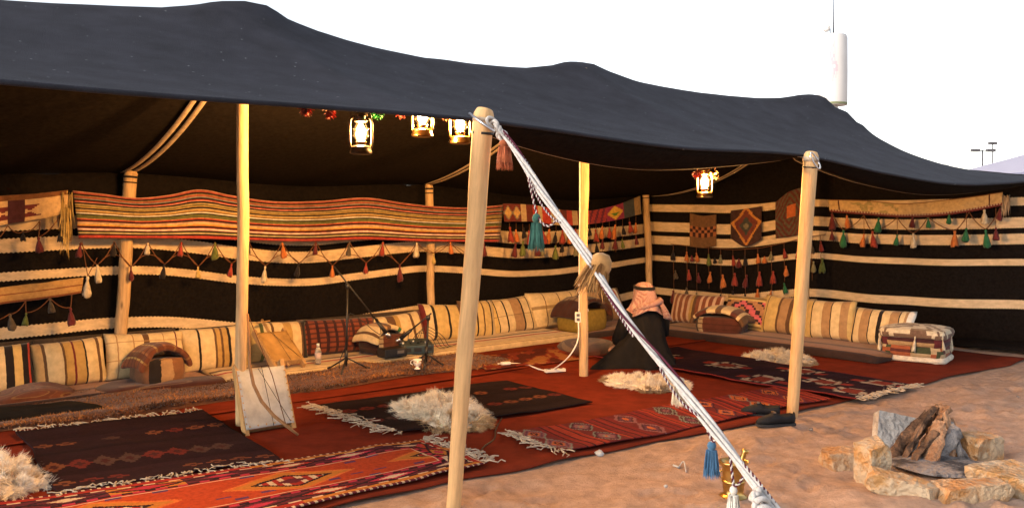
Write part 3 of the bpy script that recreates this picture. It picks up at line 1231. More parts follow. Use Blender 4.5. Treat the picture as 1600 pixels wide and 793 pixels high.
hanging('cream_banner', 'cream wall banner with a dark motif at the far left', 'wall hanging',
        [(-120, 318), (-50, 311), (0, 306), (60, 302), (106, 297)], [(-120, 372), (-50, 362), (0, 352), (60, 342), (104, 333)],
        lambda a, b: BW(a, b, 2.34), 60, 20,
        lambda s, t: ((0.16, 0.07, 0.03) if t < 0.22 else ((0.06, 0.02, 0.025) if (0.585 < s < 0.70) else ((0.13, 0.03, 0.03) if (abs(t - 0.62) < 0.22 and min(abs(s - 0.555), abs(s - 0.735)) < 0.03 * abs(t - 0.62) * 12) else (0.52, 0.36, 0.19)))), 0.02, 8)
hanging('folded_strip', 'narrow tan woven strip hung low on the left of the back wall', 'wall hanging',
        [(-130, 468), (-60, 455), (0, 449), (70, 441), (130, 433)], [(-130, 503), (-60, 487), (0, 475), (70, 466), (126, 457)],
        lambda a, b: BW(a, b, 2.36), 50, 14, lambda s, t: (0.20, 0.07, 0.03) if t > 0.86 or 0.42 < t < 0.5 else (0.40, 0.24, 0.09), 0.02, 9)
# long yellow end tassel of the cream banner
root = thing('yellow_fringe', 'long ragged yellow fringe hanging beside the cream banner', 'fringe')
r = np.random.default_rng(2)
N = 70
pts = np.array([BW(r.uniform(96, 113), r.uniform(298, 352), 2.33 - r.uniform(0, 0.03)) for _ in range(N)])
strands('fringe', pts, np.tile((0.0, 0.0, -1.0), (N, 1)) + r.normal(size=(N, 3)) * 0.05, r.uniform(0.18, 0.30, N), 0.006, np.array([(0.48, 0.34, 0.12)] * N) * r.uniform(0.6, 1.2, (N, 1)), 'wool', root, 0.1)['kind'] = 'stuff'
g_t = [BW(x, y, 2.33) for x, y in ((-40, 366), (12, 352), (62, 345), (93, 338), (112, 374))]
g_b = [BW(x, y, 2.34) for x, y in ((-12, 376), (36, 362), (60, 370), (94, 360))]
zigzag('banner_garland', 'short tassel garland under the cream banner at left', g_t, g_b, '.....', 'kkmk', h=0.11, w=0.06)
g_t = [BW(x, y, 2.33) for x, y in ((-30, 500), (40, 470), (78, 465), (112, 460))]
g_b = [BW(x, y, 2.34) for x, y in ((15, 490), (41, 488), (110, 480))]
zigzag('strip_garland', 'tassel garland hanging from the tan woven strip', g_t, g_b, '..b.', 'bgm', h=0.13, w=0.06)
root = thing('tassel_drop', 'single white tassel on two strings right of the tan strip', 'tassel')
tp_, bt_ = BW(128, 376, 2.33), BW(137, 431, 2.33)
cord(root, tp_, bt_, 0.0035)
cord(root, BW(152, 402, 2.33), bt_, 0.0035)
tassel(root, bt_, 'w', 0.17, 0.07)


# saddle-bag strip near the back corner
def bagcol(s, t):
    k = s * 8
    c = int(k)
    x, y = (k - c) * 2 - 1, t * 2 - 1
    if c in (0,):
        d = abs(abs(x) - 0.5) * 1.6 + abs(y)
        return (0.52, 0.33, 0.12) if int(d * 6) / 6 < 0.62 else ((0.20, 0.17, 0.13) if d < 0.85 else (0.14, 0.028, 0.025))
    if c == 6:
        d = abs(x) + abs(y)
        return (0.10, 0.22, 0.04) if int(d * 6) / 6 < 0.4 and y > 0 else ((0.62, 0.38, 0.06) if d < 0.95 else (0.25, 0.03, 0.09))
    if c == 7:
        return (0.05, 0.06, 0.07) if x < 0.2 else (0.30, 0.20, 0.10)
    if c == 5:
        return (0.30, 0.04, 0.05) if (x + y * 0.3) % 0.7 < 0.4 else (0.12, 0.02, 0.05)
    b = (k * 3.0) % 3
    return [(0.46, 0.34, 0.20), (0.13, 0.03, 0.025), (0.38, 0.045, 0.035)][int(b)] if c != 2 else ((0.42, 0.05, 0.04) if abs(x) < 0.5 else (0.45, 0.36, 0.22))


hanging('saddle_bag', 'row of colourful woven saddle bags hung high near the back corner', 'wall hanging',
        [(786, 318), (830, 320), (880, 328), (920, 329), (960, 321), (1000, 306)], [(788, 346), (830, 346), (880, 352), (920, 350), (960, 344), (1002, 334)],
        lambda a, b: BW(a, b, 2.40), 128, 24, bagcol, 0.03, 12)
root = thing('tassel_fringe', 'rows of red and olive tassel strings below the saddle bags', 'garland')
cyc = 'rrmoglkrmrbgork'
for i, x in enumerate(np.arange(796, 1003, 10.4)):
    y0 = lerp_curve([(786, 347), (880, 353), (960, 345), (1002, 336)], x)
    n = (1, 2, 2)[i % 3]
    yy = y0
    q = MB()
    ln = 24 + (i * 7) % 13
    pt = BW(x, y0, 2.38)
    q.tube([pt, BW(x, y0 + 5 + 22 * n, 2.38)], 0.003, 4)
    q.build('string', 'string', root)
    for k in range(n):
        tassel(root, BW(x + random.uniform(-1, 1), y0 + 6 + 21 * k + (i % 2) * 4, 2.375), cyc[(i * 3 + k * 5) % len(cyc)], 0.155, 0.075)

# end wall: three small kilims and vertical tassel strings
SWO = lambda a, b: SW(a, b, 0.09)


def kil_a(s, t):
    c = (int(s * 9) + int(t * 9)) % 2
    return ((0.34, 0.13, 0.05) if c else (0.045, 0.02, 0.018)) if 0.35 < t < 0.68 else (0.16, 0.085, 0.04)


def kil_b(s, t):
    d = abs(s - 0.5) * 2 + abs(t - 0.46) * 1.9
    d = int(d * 11) / 11
    if d > 0.98:
        return (0.055, 0.028, 0.024)
    if d > 0.78:
        return (0.46, 0.20, 0.05)
    if d > 0.45:
        return (0.14, 0.04, 0.03)
    return (0.05, 0.055, 0.05) if d > 0.15 else (0.16, 0.14, 0.09)


def kil_c(s, t):
    d = abs(s - 0.5) * 2 + abs(t - 0.5) * 2
    if abs(s - 0.55) < 0.16 and abs(t - 0.43) < 0.13:
        return (0.42, 0.12, 0.04)
    return (0.09, 0.075, 0.05) if int(d * 6) % 2 else (0.10, 0.03, 0.025)


hanging('small_kilim', 'small orange and black checked kilim on the end wall', 'wall hanging', [(1078, 333), (1098, 337), (1119, 335)], [(1078, 385), (1098, 387), (1119, 384)], SWO, 18, 22, kil_a, 0.012, 21)
hanging('small_kilim', 'small dark kilim with a bold orange diamond on the end wall', 'wall hanging', [(1142, 329), (1165, 326), (1190, 322)], [(1142, 372), (1164, 385), (1190, 374)], SWO, 24, 26, kil_b, 0.012, 22)
hanging('small_kilim', 'small olive and maroon kilim high on the end wall beside a pole', 'wall hanging', [(1212, 316), (1232, 300), (1256, 292)], [(1212, 372), (1232, 370), (1254, 366)], SWO, 22, 26, kil_c, 0.012, 23)
root = thing('tassel_curtain', 'curtain of orange and black tassel strings on the end wall', 'garland')
xs = [1052, 1073, 1088, 1107, 1126, 1145, 1164, 1184, 1205, 1225, 1268, 1282]
yt = lambda x: lerp_curve([(1050, 381), (1100, 387), (1150, 390), (1190, 387), (1230, 378), (1262, 370), (1290, 366)], x)
seqs = ['kbm', 'orb', 'oml', 'go.', 'lok', 'rrk', 'kmk', 'oro', 'lro', 'roe', 'bl.', 'rg.']
mb = MB()
mb.tube([SW(x, yt(x), 0.07) for x in np.linspace(1048, 1290, 30)], 0.005, 5)
mb.build('string', 'string', root)
for i, x in enumerate(xs):
    y0 = yt(x)
    ln = 108 - 0.02 * x + (-9 if i % 2 else 0)
    cord(root, SW(x, y0, 0.07), SW(x + 1, y0 + ln - 14, 0.07), 0.0035)
    for k, c in enumerate(seqs[i]):
        if c != '.':
            tassel(root, SW(x + (3 if k == 1 else 0), y0 + 9 + k * 0.36 * ln, 0.065), c, 0.165, 0.082)
    if i < len(xs) - 1 and i % 2:
        tassel(root, SW((x + xs[i + 1]) / 2, yt((x + xs[i + 1]) / 2) + 14, 0.065), 'rmokrmlor'[i % 9], 0.12, 0.085)


def bann(s, t):
    if t > 0.80:
        return (0.15, 0.03, 0.03) if int(s * 120) % 2 else ((0.10, 0.02, 0.02) if t > 0.9 else (0.42, 0.34, 0.24))
    if t < 0.08:
        return (0.22, 0.10, 0.04)
    if abs(s - 0.06) < 0.004 or abs(s - 0.925) < 0.004:
        return (0.10, 0.04, 0.03)
    return (0.52, 0.37, 0.18) if not (0.12 < s < 0.4 and fbm(s * 30, t * 4, 5) > 0.12) else (0.33, 0.27, 0.12)


SWB = lambda a, b: SW(a, b, 0.12)
hanging('cream_banner', 'cream banner with a dark checked border on the right of the end wall', 'wall hanging',
        [(1294, 312), (1350, 313), (1410, 318), (1470, 313), (1520, 307), (1567, 300)], [(1297, 331), (1350, 335), (1410, 339), (1470, 337), (1520, 330), (1566, 321)], SWB, 240, 18, bann, 0.018, 31)
SWC = lambda a, b: SW(a, b, 0.13)
bt = [(1300, 332), (1350, 336), (1402, 340), (1450, 339), (1514, 331), (1563, 324)]
bb = [(1318, 359), (1363, 361), (1427, 364), (1492, 360), (1540, 358)]
zigzag('tassel_garland', 'colourful zigzag tassel garland below the right hand cream banner', [SWC(*p) for p in bt], [SWC(*p) for p in bb], 'm..e.m', 'erwoe', r=0.0055, h=0.17, w=0.075)
root = thing('tassel_row', 'loose coloured tassels between the zigzags of the right banner garland', 'garland')
for x, y, c in ((1323, 336, 'o'), (1373, 340, 'e'), (1426, 338, 'm'), (1483, 334, 'e'), (1538, 327, 'w'), (1300, 360, 'm'), (1350, 365, 'o'), (1402, 366, 'e'), (1510, 356, 'e'), (1556, 355, 'm')):
    cord(root, SWC(x, lerp_curve(bt, x)), SWC(x, y + 1), 0.0035)
    tassel(root, SWC(x, y), c, 0.155, 0.075)
root = thing('white_fringe', 'ragged white end fringe of the right hand cream banner', 'fringe')
N = 46
r = np.random.default_rng(4)
pts = np.array([SWC(r.uniform(1565, 1578), r.uniform(303, 318)) for _ in range(N)])
strands('fringe', pts, np.tile((0.0, 0.0, -1.0), (N, 1)) + r.normal(size=(N, 3)) * 0.06, r.uniform(0.10, 0.2, N), 0.007, np.array([(0.55, 0.42, 0.28)] * N) * r.uniform(0.5, 1.1, (N, 1)), 'wool', root, 0.1)['kind'] = 'stuff'

# ------------------------------------------------------------------ carpets and rugs
CZ = 0.012
us = np.linspace(-9.0, 4.15, 130)
ev = np.interp(us, [-9, -6, -2.83, -2.36, -0.83, 0.59, 3.26, 4.2], [-1.8, -1.8, -1.83, -1.90, -2.11, -2.17, -2.33, -2.36])
P = np.zeros((130, 40, 3))
for i, u in enumerate(us):
    e = ev[i] + 0.02 * math.sin(u * 3.1) + 0.012 * math.sin(u * 8.3)
    for j in range(40):
        k = j / 39
        v = e + (2.5 - e) * k
        z = CZ + 0.006 * (1 + math.sin(u * 2.3 + v * 1.7)) * 0.5 + (0.010 * max(0, math.sin(u * 5.1)) if j < 2 else 0) + 0.006 * max(0, float(fbm(u * 1.5, v * 1.5, 70)))
        P[i, j] = T(u, v, z)
red = thing('red_carpet', 'large brick red felt carpet covering the tent floor', 'carpet')
mb = MB()
mb.grid(P)
ob = mb.build('felt_sheet', 'carpet', red)
s_ = ob.modifiers.new('Solidify', 'SOLIDIFY')
s_.thickness = 0.008
s_.offset = -1
# seams where two widths of felt overlap
for v0, u0, u1 in ((0.62, -9, 4.1),):
    mb = MB()
    PP = np.array([[T(u, v0 + w + 0.02 * math.sin(u * 1.3), CZ + 0.016 + (0.0 if abs(w) > 0.02 else 0.006)) for w in (-0.035, -0.012, 0.012, 0.035)] for u in np.linspace(u0, u1, 60)])
    mb.grid(PP, flip=True)
    mb.build('felt_seam', 'carpet', red)


def rug(name, label, cat, corners, ns, nt, colf, z, fringe=(), seed=0, thick=0.007, wav=0.022, flen=0.07, bow=0.0, mat='carpet_v', fden=60):
    """corners: ground points (0,0) (1,0) (1,1) (0,1); s along the first edge"""
    a, b, c, d = [np.array(p, float) for p in corners]
    root = thing(name, label, cat)
    P = np.zeros((ns + 1, nt + 1, 3))
    S_, T_ = np.meshgrid(np.linspace(0, 1, ns + 1), np.linspace(0, 1, nt + 1), indexing='ij')
    W = ((1 - S_) * (1 - T_))[..., None] * a + (S_ * (1 - T_))[..., None] * b + (S_ * T_)[..., None] * c + ((1 - S_) * T_)[..., None] * d
    Ls, Lt = np.linalg.norm(b - a), np.linalg.norm(d - a)
    dirs, dirt = (b - a) / Ls, (d - a) / Lt
    off = 0.05 * fbm(S_ * 3, T_ * 1.0, seed, 3)
    off2 = 0.03 * fbm(S_ * 1.0 + 5, T_ * 3, seed + 4, 3)
    W = W + off[..., None] * dirt + off2[..., None] * dirs
    W[..., 2] = z + wav * np.clip(fbm(S_ * Ls * 2.2, T_ * Lt * 2.2, seed + 2, 3) + 0.15, 0, 1)
    fc = [[colf((i + 0.5) / ns, (j + 0.5) / nt) for j in range(nt)] for i in range(ns)]
    q = MB()
    q.grid(W, fcols=fc)
    o = q.build('weave', mat, root)
    s_ = o.modifiers.new('Solidify', 'SOLIDIFY')
    s_.thickness = thick
    s_.offset = 0
    r = np.random.default_rng(seed + 77)
    for side in fringe:
        q = MB()
        i = -1 if side == 's1' else 0
        if side in ('s0', 's1'):
            edge = W[i]
            out = dirs * (1 if side == 's1' else -1)
            L = Lt
        else:
            edge = W[:, -1 if side == 't1' else 0]
            out = dirt * (1 if side == 't1' else -1)
            L = Ls
        n = int(L * fden)
        along = (edge[-1] - edge[0]) / np.linalg.norm(edge[-1] - edge[0])
        for k in range(n):
            t = (k + r.uniform(0, 1)) / n
            f = t * (len(edge) - 1)
            i0 = int(min(f, len(edge) - 2))
            p = edge[i0] + (edge[i0 + 1] - edge[i0]) * (f - i0)
            ln = flen * r.uniform(0.6, 1.35)
            sw = r.normal() * 0.9
            path = [p - out * 0.01]
            ang = r.normal() * 0.5
            for kk in range(1, 6):
                ang += r.normal() * 0.55
                stp = (out * math.cos(ang) + along * math.sin(ang)) * ln / 5
                nx_ = path[-1] + stp
                nx_[2] = z + 0.006 + 0.012 * r.random()
                path.append(nx_)
            q.tube(path, r.uniform(0.003, 0.0052), 4, caps=False)
        fo = q.build('fringe', 'fringe', root)
        fo['kind'] = 'stuff'
    return root


def dark_rug(seed, rows, base=(0.020, 0.0075, 0.010), rep=9):
    cols = [(0.11, 0.020, 0.016), (0.14, 0.050, 0.025), (0.065, 0.036, 0.030)]

    def f(s, t):
        for r0, r1 in rows:
            if r0 <= t <= r1:
                x = s * rep
                c = int(x)
                d = int((abs((x - c) * 2 - 1) + abs((t - r0) / (r1 - r0) * 2 - 1)) * 5) / 5
                if d < 0.85:
                    h = hsh(c, seed, r0)
                    if h > 0.18:
                        return cols[int(h * 7) % 3] if d > 0.3 else (0.05, 0.015, 0.015)
        b = 1 + 0.5 * (hsh(int(t * 22), seed) - 0.5)
        return tuple(x * b for x in base)
    return f


rug('dark_rug', 'dark maroon flatwoven rug at the left with rows of small diamonds', 'rug', [G(28, 682), G(318, 649), G(440, 729), G(85, 780)], 120, 60,
    dark_rug(1, ((0.30, 0.36), (0.62, 0.76), (0.88, 0.93))), 0.036, ('t0', 't1'), 1, flen=0.085, fden=48)


def kilim_front(s, t):
    o_, r_, k_, c_, p_, y_, m_ = (0.36, 0.050, 0.016), (0.30, 0.026, 0.018), (0.022, 0.010, 0.014), (0.54, 0.41, 0.27), (0.38, 0.030, 0.060), (0.42, 0.155, 0.028), (0.10, 0.018, 0.026)
    e = min(t, 1 - t)
    es = min(s, 1 - s) * 4.3
    if e < 0.03 or es < 0.03:
        return m_ if int(s * 260) % 3 else c_
    e2 = min(e, es)
    if e2 < 0.28:
        b = (e2 - 0.03) / 0.25
        ph = s * 9 if e <= es else t * 3
        x = ph - int(ph)
        z = abs(x * 2 - 1)
        q = int(ph)
        col = [p_, o_, y_, r_, m_][int(hsh(q, 3) * 5)]
        if b < 0.16:
            return y_ if hsh(q, 8) > 0.45 else r_
        if b < 0.24:
            return c_ if int(ph * 6) % 2 else k_
        if b < 0.80:
            d = int((z + abs((b - 0.52) / 0.28)) * 6) / 6
            if d < 0.34:
                return c_ if hsh(q, 5) > 0.35 else p_
            if d < 0.8:
                return col
            if d < 1.1:
                return k_
            return c_ if hsh(q, 9) > 0.72 else [r_, m_, y_][int(hsh(q, 2) * 3)]
        if b < 0.90:
            return k_ if int(ph * 7) % 2 else p_
        return c_ if b > 0.955 else r_
    ph = s * 3.6
    x = (ph - int(ph)) * 2 - 1
    y = (t - 0.5) / 0.22
    d = int((abs(x) * 1.25 + abs(y)) * 8) / 8
    if d < 0.18:
        return m_
    if d < 0.42:
        return c_ if int(abs(x) * 14) % 2 else r_
    if d < 0.55:
        return k_
    if d < 0.86:
        return y_
    if d < 0.97:
        return (0.52, 0.13, 0.03)
    h = hsh(int(s * 46), int(t * 26))
    if abs(y) > 0.45 and h > 0.90:
        return (0.09, 0.04, 0.10)
    return o_


BRc = G(764, 733)
TRc = G(664, 695)
rug('patterned_kilim', 'bright orange and red medallion kilim at the front edge of the floor', 'rug',
    [np.array((-2.42 - 0.4, 3.22 - 0.34, 0)), BRc, TRc, np.array((-3.10 - 0.4, 4.12 - 0.26, 0))], 400, 110, kilim_front, 0.042, ('s1',), 2, flen=0.11)
rug('dark_rug', 'dark brown rug under the middle sheepskin with a tangled fringe', 'rug', [G(622, 684), G(929, 635), G(790, 601), G(490, 640)], 120, 44,
    dark_rug(4, ((0.28, 0.40), (0.62, 0.74)), (0.015, 0.008, 0.009), 12), 0.036, ('s0',), 3, flen=0.15, fden=75)
bpy.data.objects  # keep


def runner(s, t):
    base = (0.21, 0.026, 0.018)
    bar = [(0.21, 0.026, 0.018), (0.15, 0.018, 0.018), (0.26, 0.035, 0.02)]
    k = s * 7.0
    i = int(k)
    x = k - i
    if x < 0.42:
        d = int((abs(x / 0.21 - 1) * 0.8 + abs(((t * 2.0) % 1.0) * 2 - 1)) * 7) / 7
        pal = [(0.40, 0.11, 0.03), (0.10, 0.035, 0.06), (0.20, 0.085, 0.09), (0.16, 0.18, 0.16), (0.05, 0.015, 0.02)]
        if d < 1.0:
            return pal[int(hsh(int(d * 7), i) * 5)]
        return (0.12, 0.02, 0.02)
    if 0.50 < x < 0.53 or 0.66 < x < 0.70 or 0.86 < x < 0.89:
        return (0.035, 0.012, 0.014)
    return bar[int(hsh(int(x * 14), i) * 3)]


rug('red_runner', 'long crimson runner with bands of coloured diamonds along the sand edge', 'rug', [G(880, 716), G(1296, 629), G(1222, 607), G(803, 685)], 220, 40, runner, 0.036, ('s0',), 5, flen=0.13, fden=75)


def rug5(s, t):
    base = (0.019, 0.007, 0.013)
    for (a, b, w) in ((0.80, 0.5, 1), (0.64, 0.80, 1), (0.66, 0.18, 1), (0.94, 0.26, 1), (0.93, 0.78, 1), (0.42, 0.5, 1), (0.12, 0.5, 1)):
        dx, dy = abs(s - a) / 0.055, abs(t - b) / 0.13
        if dx < 1 and dy < 1:
            if dx > 0.55 or dy > 0.6:
                return (0.30, 0.25, 0.20) if hsh(int(s * 80), int(t * 24)) > 0.45 else base
            return (0.16, 0.03, 0.02)
        if dx < 1.7 and dy < 0.35:
            return (0.20, 0.028, 0.02)
    if t < 0.03 or t > 0.97:
        return (0.15, 0.02, 0.02)
    b = 1 + 0.5 * (hsh(int(s * 60)) - 0.5)
    return tuple(x * b for x in base)


rug('dark_rug', 'dark purple rug with white motifs beside the pole with shoes', 'rug', [G(925, 563), G(1338, 632), G(1428, 609), G(1062, 549)], 160, 44, rug5, 0.044, ('s1',), 6, flen=0.10, fden=90)


def rug7(s, t):
    h = fbm(s * 8, t * 3, 6)
    return (0.30, 0.12, 0.045) if h > 0.10 else ((0.20, 0.035, 0.02) if h > -0.08 else (0.09, 0.02, 0.015))


rug('worn_rug', 'small worn rust red rug in front of the rear mattress', 'rug', [G(760, 584), G(910, 566), G(872, 548), G(745, 562)], 60, 30, rug7, 0.034, (), 9)


# ------------------------------------------------------------------ shaggy rug and sheepskins
def shag(name, label, poly_u, v0f, v1f, N, seed):
    r = np.random.default_rng(seed)
    u = r.uniform(poly_u[0], poly_u[1], N)
    k = r.random(N)
    v = np.array([v0f(x) for x in u]) * (1 - k) + np.array([v1f(x) for x in u]) * k
    p = P2[None, :] + u[:, None] * UX + v[:, None] * VX
    hz = 0.045 + 0.05 * np.clip(fbm(u * 2.0, v * 3.0, seed, 3) + 0.2, 0, 1)
    roots = np.column_stack((p, hz - 0.02))
    dirs = r.normal(size=(N, 3)) * 0.7 + np.array((0.2, -0.5, 0.8))
    tone_ = fbm(u * 2.6, v * 4.0, seed + 3, 3)
    pal = np.where((tone_ > 0.09)[:, None], np.array((0.33, 0.14, 0.045)), np.where((tone_ > -0.12)[:, None], np.array((0.20, 0.075, 0.026)), np.array((0.075, 0.032, 0.016))))
    pal = pal * r.uniform(0.6, 1.35, (N, 1))
    root = thing(name, label, 'rug')
    a = np.linspace(poly_u[0], poly_u[1], 90)
    P = np.zeros((90, 12, 3))
    for i, x in enumerate(a):
        for j in range(12):
            kk = j / 11
            vv = v0f(x) * (1 - kk) + v1f(x) * kk
            hh = 0.020 + (0 if j in (0, 11) else 0.02 + 0.05 * max(0, min(1, float(fbm(x * 2.0, vv * 3.0, seed, 3)) + 0.2)))
            P[i, j] = T(x, vv, hh)
    q = MB()
    q.grid(P, fcols=[[(0.10, 0.04, 0.018)] * 11] * 89)
    q.build('backing', 'wool', root)
    o = strands('pile', roots, dirs, r.uniform(0.018, 0.042, N), r.uniform(0.003, 0.006, N), pal, 'fur', root, 0.5)
    o['kind'] = 'stuff'
    return root


shag('shaggy_rug', 'long shaggy rust brown rug running below the back cushions', (-6.6, -0.15), lambda u: 0.98 - 0.03 * (u + 3.5) + 0.05 * math.sin(u * 3.7), lambda u: 1.72 + 0.05 * math.sin(u * 2.9) + (0.25 if u < -2.9 else 0), 60000, 14)


def sheepskin(label, outline, seed, tint, tips, N=9000, puff=0.07, z0=0.03, ln=(0.05, 0.10)):
    """outline: ground polygon of the hide"""
    r = np.random.default_rng(seed)
    O = np.array([p[:2] for p in outline])
    c = O.mean(0)
    O = c + (O - c) * 0.90
    # rejection sample inside the polygon
    lo, hi = O.min(0), O.max(0)

    def inside(Q):
        x, y = Q[:, 0], Q[:, 1]
        w = np.zeros(len(Q), bool)
        n = len(O)
        for i in range(n):
            (x1, y1), (x2, y2) = O[i], O[(i + 1) % n]
            hit = ((y1 > y) != (y2 > y)) & (x < (x2 - x1) * (y - y1) / (y2 - y1 + 1e-12) + x1)
            w ^= hit
        return w

    def edge_d(Q):
        d = np.full(len(Q), 9.0)
        n = len(O)
        for i in range(n):
            a, b = O[i], O[(i + 1) % n]
            t = np.clip(((Q - a) @ (b - a)) / ((b - a) @ (b - a)), 0, 1)
            d = np.minimum(d, np.linalg.norm(Q - (a + t[:, None] * (b - a)), axis=1))
        return d
    Q = np.zeros((0, 2))
    while len(Q) < N:
        q = r.uniform(lo, hi, (N, 2))
        Q = np.vstack((Q, q[inside(q)]))
    Q = Q[:N]
    ed = edge_d(Q)
    nz = fbm(Q[:, 0] * 9, Q[:, 1] * 9, seed, 2)
    h = z0 + puff * np.minimum(1, ed / 0.10) * (0.75 + 0.9 * nz)
    out = (Q - c) / (np.linalg.norm(Q - c, axis=1, keepdims=True) + 1e-6)
    cl = np.floor(Q * 16 + 0.35 * np.sin(Q[:, ::-1] * 40))
    cx = np.sin(cl[:, 0] * 12.9 + cl[:, 1] * 78.2) * 43758.5
    cy = np.sin(cl[:, 0] * 39.3 + cl[:, 1] * 11.1) * 24634.6
    clump = np.column_stack((cx - np.floor(cx) - 0.5, cy - np.floor(cy) - 0.5)) * 1.5
    d2 = out * (0.75 - 0.25 * np.minimum(1, ed / 0.1))[:, None] + clump + r.normal(size=(N, 2)) * 0.22
    eg = np.clip(ed / 0.09, 0, 1)
    d2 = d2 + out * (1.1 * (1 - eg))[:, None]
    lockl = 0.65 + 0.9 * (np.sin(cl[:, 0] * 91.7 + cl[:, 1] * 47.3) * 0.5 + 0.5)
    # locks: strands lean towards the middle of their own clump
    ctr = (cl + 0.5) / 16
    d2 = d2 + (ctr - Q) * 18
    dirs = np.column_stack((d2, 0.08 + 0.62 * eg + 0.15 * r.random(N)))
    roots = np.column_stack((Q, h - 0.02))
    col = np.array(tint) * r.uniform(0.82, 1.12, (N, 1))
    dk = (0.7 * fbm(Q[:, 0] * 5, Q[:, 1] * 5, seed + 5, 2) + 0.30 * (ed < 0.06) + 0.5 * (c[1] - Q[:, 1]) > 0.42)
    col[dk] = np.array(tips) * r.uniform(0.7, 1.2, (dk.sum(), 1))
    root = thing('sheepskin', label, 'sheepskin', 'sheepskins spread on the floor')
    # hide underneath
    q = MB()
    rings = []
    for k, (sc, hz) in enumerate(((1.0, z0 - 0.004), (0.93, z0 + 0.004), (0.75, z0 + puff * 0.2), (0.45, z0 + puff * 0.35), (0.12, z0 + puff * 0.4))):
        rings += [(*(c + (p - c) * sc), hz) for p in O]
    n = len(O)
    fs = [(k * n + i, k * n + (i + 1) % n, (k + 1) * n + (i + 1) % n, (k + 1) * n + i) for k in range(4) for i in range(n)] + [tuple(4 * n + i for i in range(n))]
    q.add(rings, fs, col=tuple(np.array(tint) * 0.85))
    q.build('hide', 'wool', root)
    o = strands('wool', roots, dirs, r.uniform(*ln, N) * lockl, r.uniform(0.0018, 0.0034, N), col, 'fur', root, 0.5)
    o['kind'] = 'stuff'
    return root


FL, FT = (0.88, 0.80, 0.64), (0.58, 0.40, 0.20)
sheepskin('thick cream sheepskin on the dark rug in the middle of the floor', [G(*p) for p in ((600, 645), (640, 634), (668, 628), (700, 625), (730, 634), (768, 655), (772, 672), (745, 679), (700, 682), (680, 680), (655, 667), (625, 660))], 1, FL, FT, 56000, 0.030, 0.045, (0.04, 0.08))
sheepskin('thin white sheepskin lying beyond the guy rope', [G(*p) for p in ((936, 599), (958, 590), (1000, 593), (1040, 592), (1076, 602), (1082, 612), (1050, 616), (1035, 617), (1005, 618), (990, 610), (960, 608))], 2, (0.88, 0.80, 0.66), (0.34, 0.24, 0.13), 26000, 0.03, 0.040, (0.03, 0.06))
sheepskin('small cream sheepskin in front of the right hand mattress', [G(*p) for p in ((1153, 564), (1175, 559), (1205, 557), (1240, 561), (1275, 566), (1279, 573), (1250, 577), (1215, 574), (1180, 572))], 3, (0.62, 0.54, 0.42), (0.28, 0.22, 0.15), 22000, 0.06, 0.035, (0.03, 0.06))
sheepskin('white sheepskin at the bottom left corner on the dark rug', [G(*p) for p in ((-110, 735), (-40, 722), (20, 722), (48, 735), (60, 757), (82, 765), (40, 777), (15, 790), (-20, 812), (-110, 815))], 4, (0.88, 0.81, 0.69), FT, 44000, 0.030, 0.046, (0.04, 0.08))


# ------------------------------------------------------------------ mattresses, rail and cushions
def mattress(label, quad, h, mat, seed=0, group='seat mattresses'):
    a, b, c, d = [np.array(p, float) for p in quad]       # front-left, front-right, back-right, back-left on the floor
    n, m = 44, 12
    rows = []
    for i in range(n + 1):
        s = i / n
        f, k = a + (b - a) * s, d + (c - d) * s
        es = min(1, min(s, 1 - s) * n / 2.0)
        row = []
        prof = [(0.0, 0.0), (-0.012, 0.45), (0.0, 0.82), (0.03, 1.0), (0.15, 1.05), (0.4, 1.06), (0.7, 1.06), (0.9, 1.03), (1.0, 0.9), (1.0, 0.0)]
        for t, z in prof:
            p = f + (k - f) * t
            zz = h * z * (0.8 + 0.2 * es) * (1 + 0.10 * float(fbm(s * 9, t * 2, seed, 2)))
            row.append((p[0], p[1], 0.02 + zz))
        rows.append(row)
    q = MB()
    Pm = np.array(rows)
    q.grid(Pm)
    n0 = len(prof)
    q.f.append(tuple(range(n0)))
    q.fc.append((0.5,) * 3)
    q.f.append(tuple(n * n0 + k for k in range(n0))[::-1])
    q.fc.append((0.5,) * 3)
    o = q.build('seat_mattress', mat)
    return tag(o, label, 'mattress', group)


st = lambda seq: [(p, c) for p, c in seq]
# UV y runs across the depth for mattresses, so give them long stripes through a y-stripe material


def long_stripe(name, stops):
    m = stripe_mat(name, stops)
    nt = m.node_tree
    for n in nt.nodes:
        if n.type == 'SEPXYZ':
            for l in list(nt.links):
                if l.from_node == n and l.from_socket.name == 'X':
                    to = l.to_socket
                    nt.links.remove(l)
                    nt.links.new(n.outputs[1], to)
    return m


mat_cream = long_stripe('mattress_cream', [(0, CREAM2), (0.22, BRN), (0.25, CREAM2), (0.5, RED), (0.53, CREAM), (0.57, BRN), (0.60, CREAM2)])
mat_brown = long_stripe('mattress_brown', [(0, (0.035, 0.02, 0.018)), (0.33, (0.24, 0.11, 0.05)), (0.5, (0.10, 0.045, 0.025)), (0.54, (0.28, 0.14, 0.07)), (0.8, (0.2, 0.09, 0.05))])
mattress('cream mattress with dark stripes under the mixer and bottle', [T(-2.75, 1.68), T(-0.62, 1.68), T(-0.62, 2.46), T(-2.75, 2.46)], 0.055, mat_cream, 1)
mattress('cream mattress with red stripes left of the socket pole', [T(-0.58, 1.66), T(1.62, 1.66), T(1.62, 2.46), T(-0.58, 2.46)], 0.075, mat_cream, 2)
mattress('brown mattress along the back wall behind the seated man', [T(1.68, 1.62), T(3.5, 1.62), T(3.5, 2.46), T(1.68, 2.46)], 0.07, mat_brown, 3)
mattress('dark mattress at the far left under the cream cushions', [T(-7.6, 1.8), T(-2.8, 1.76), T(-2.8, 2.46), T(-7.6, 2.46)], 0.045, mat_brown, 4)
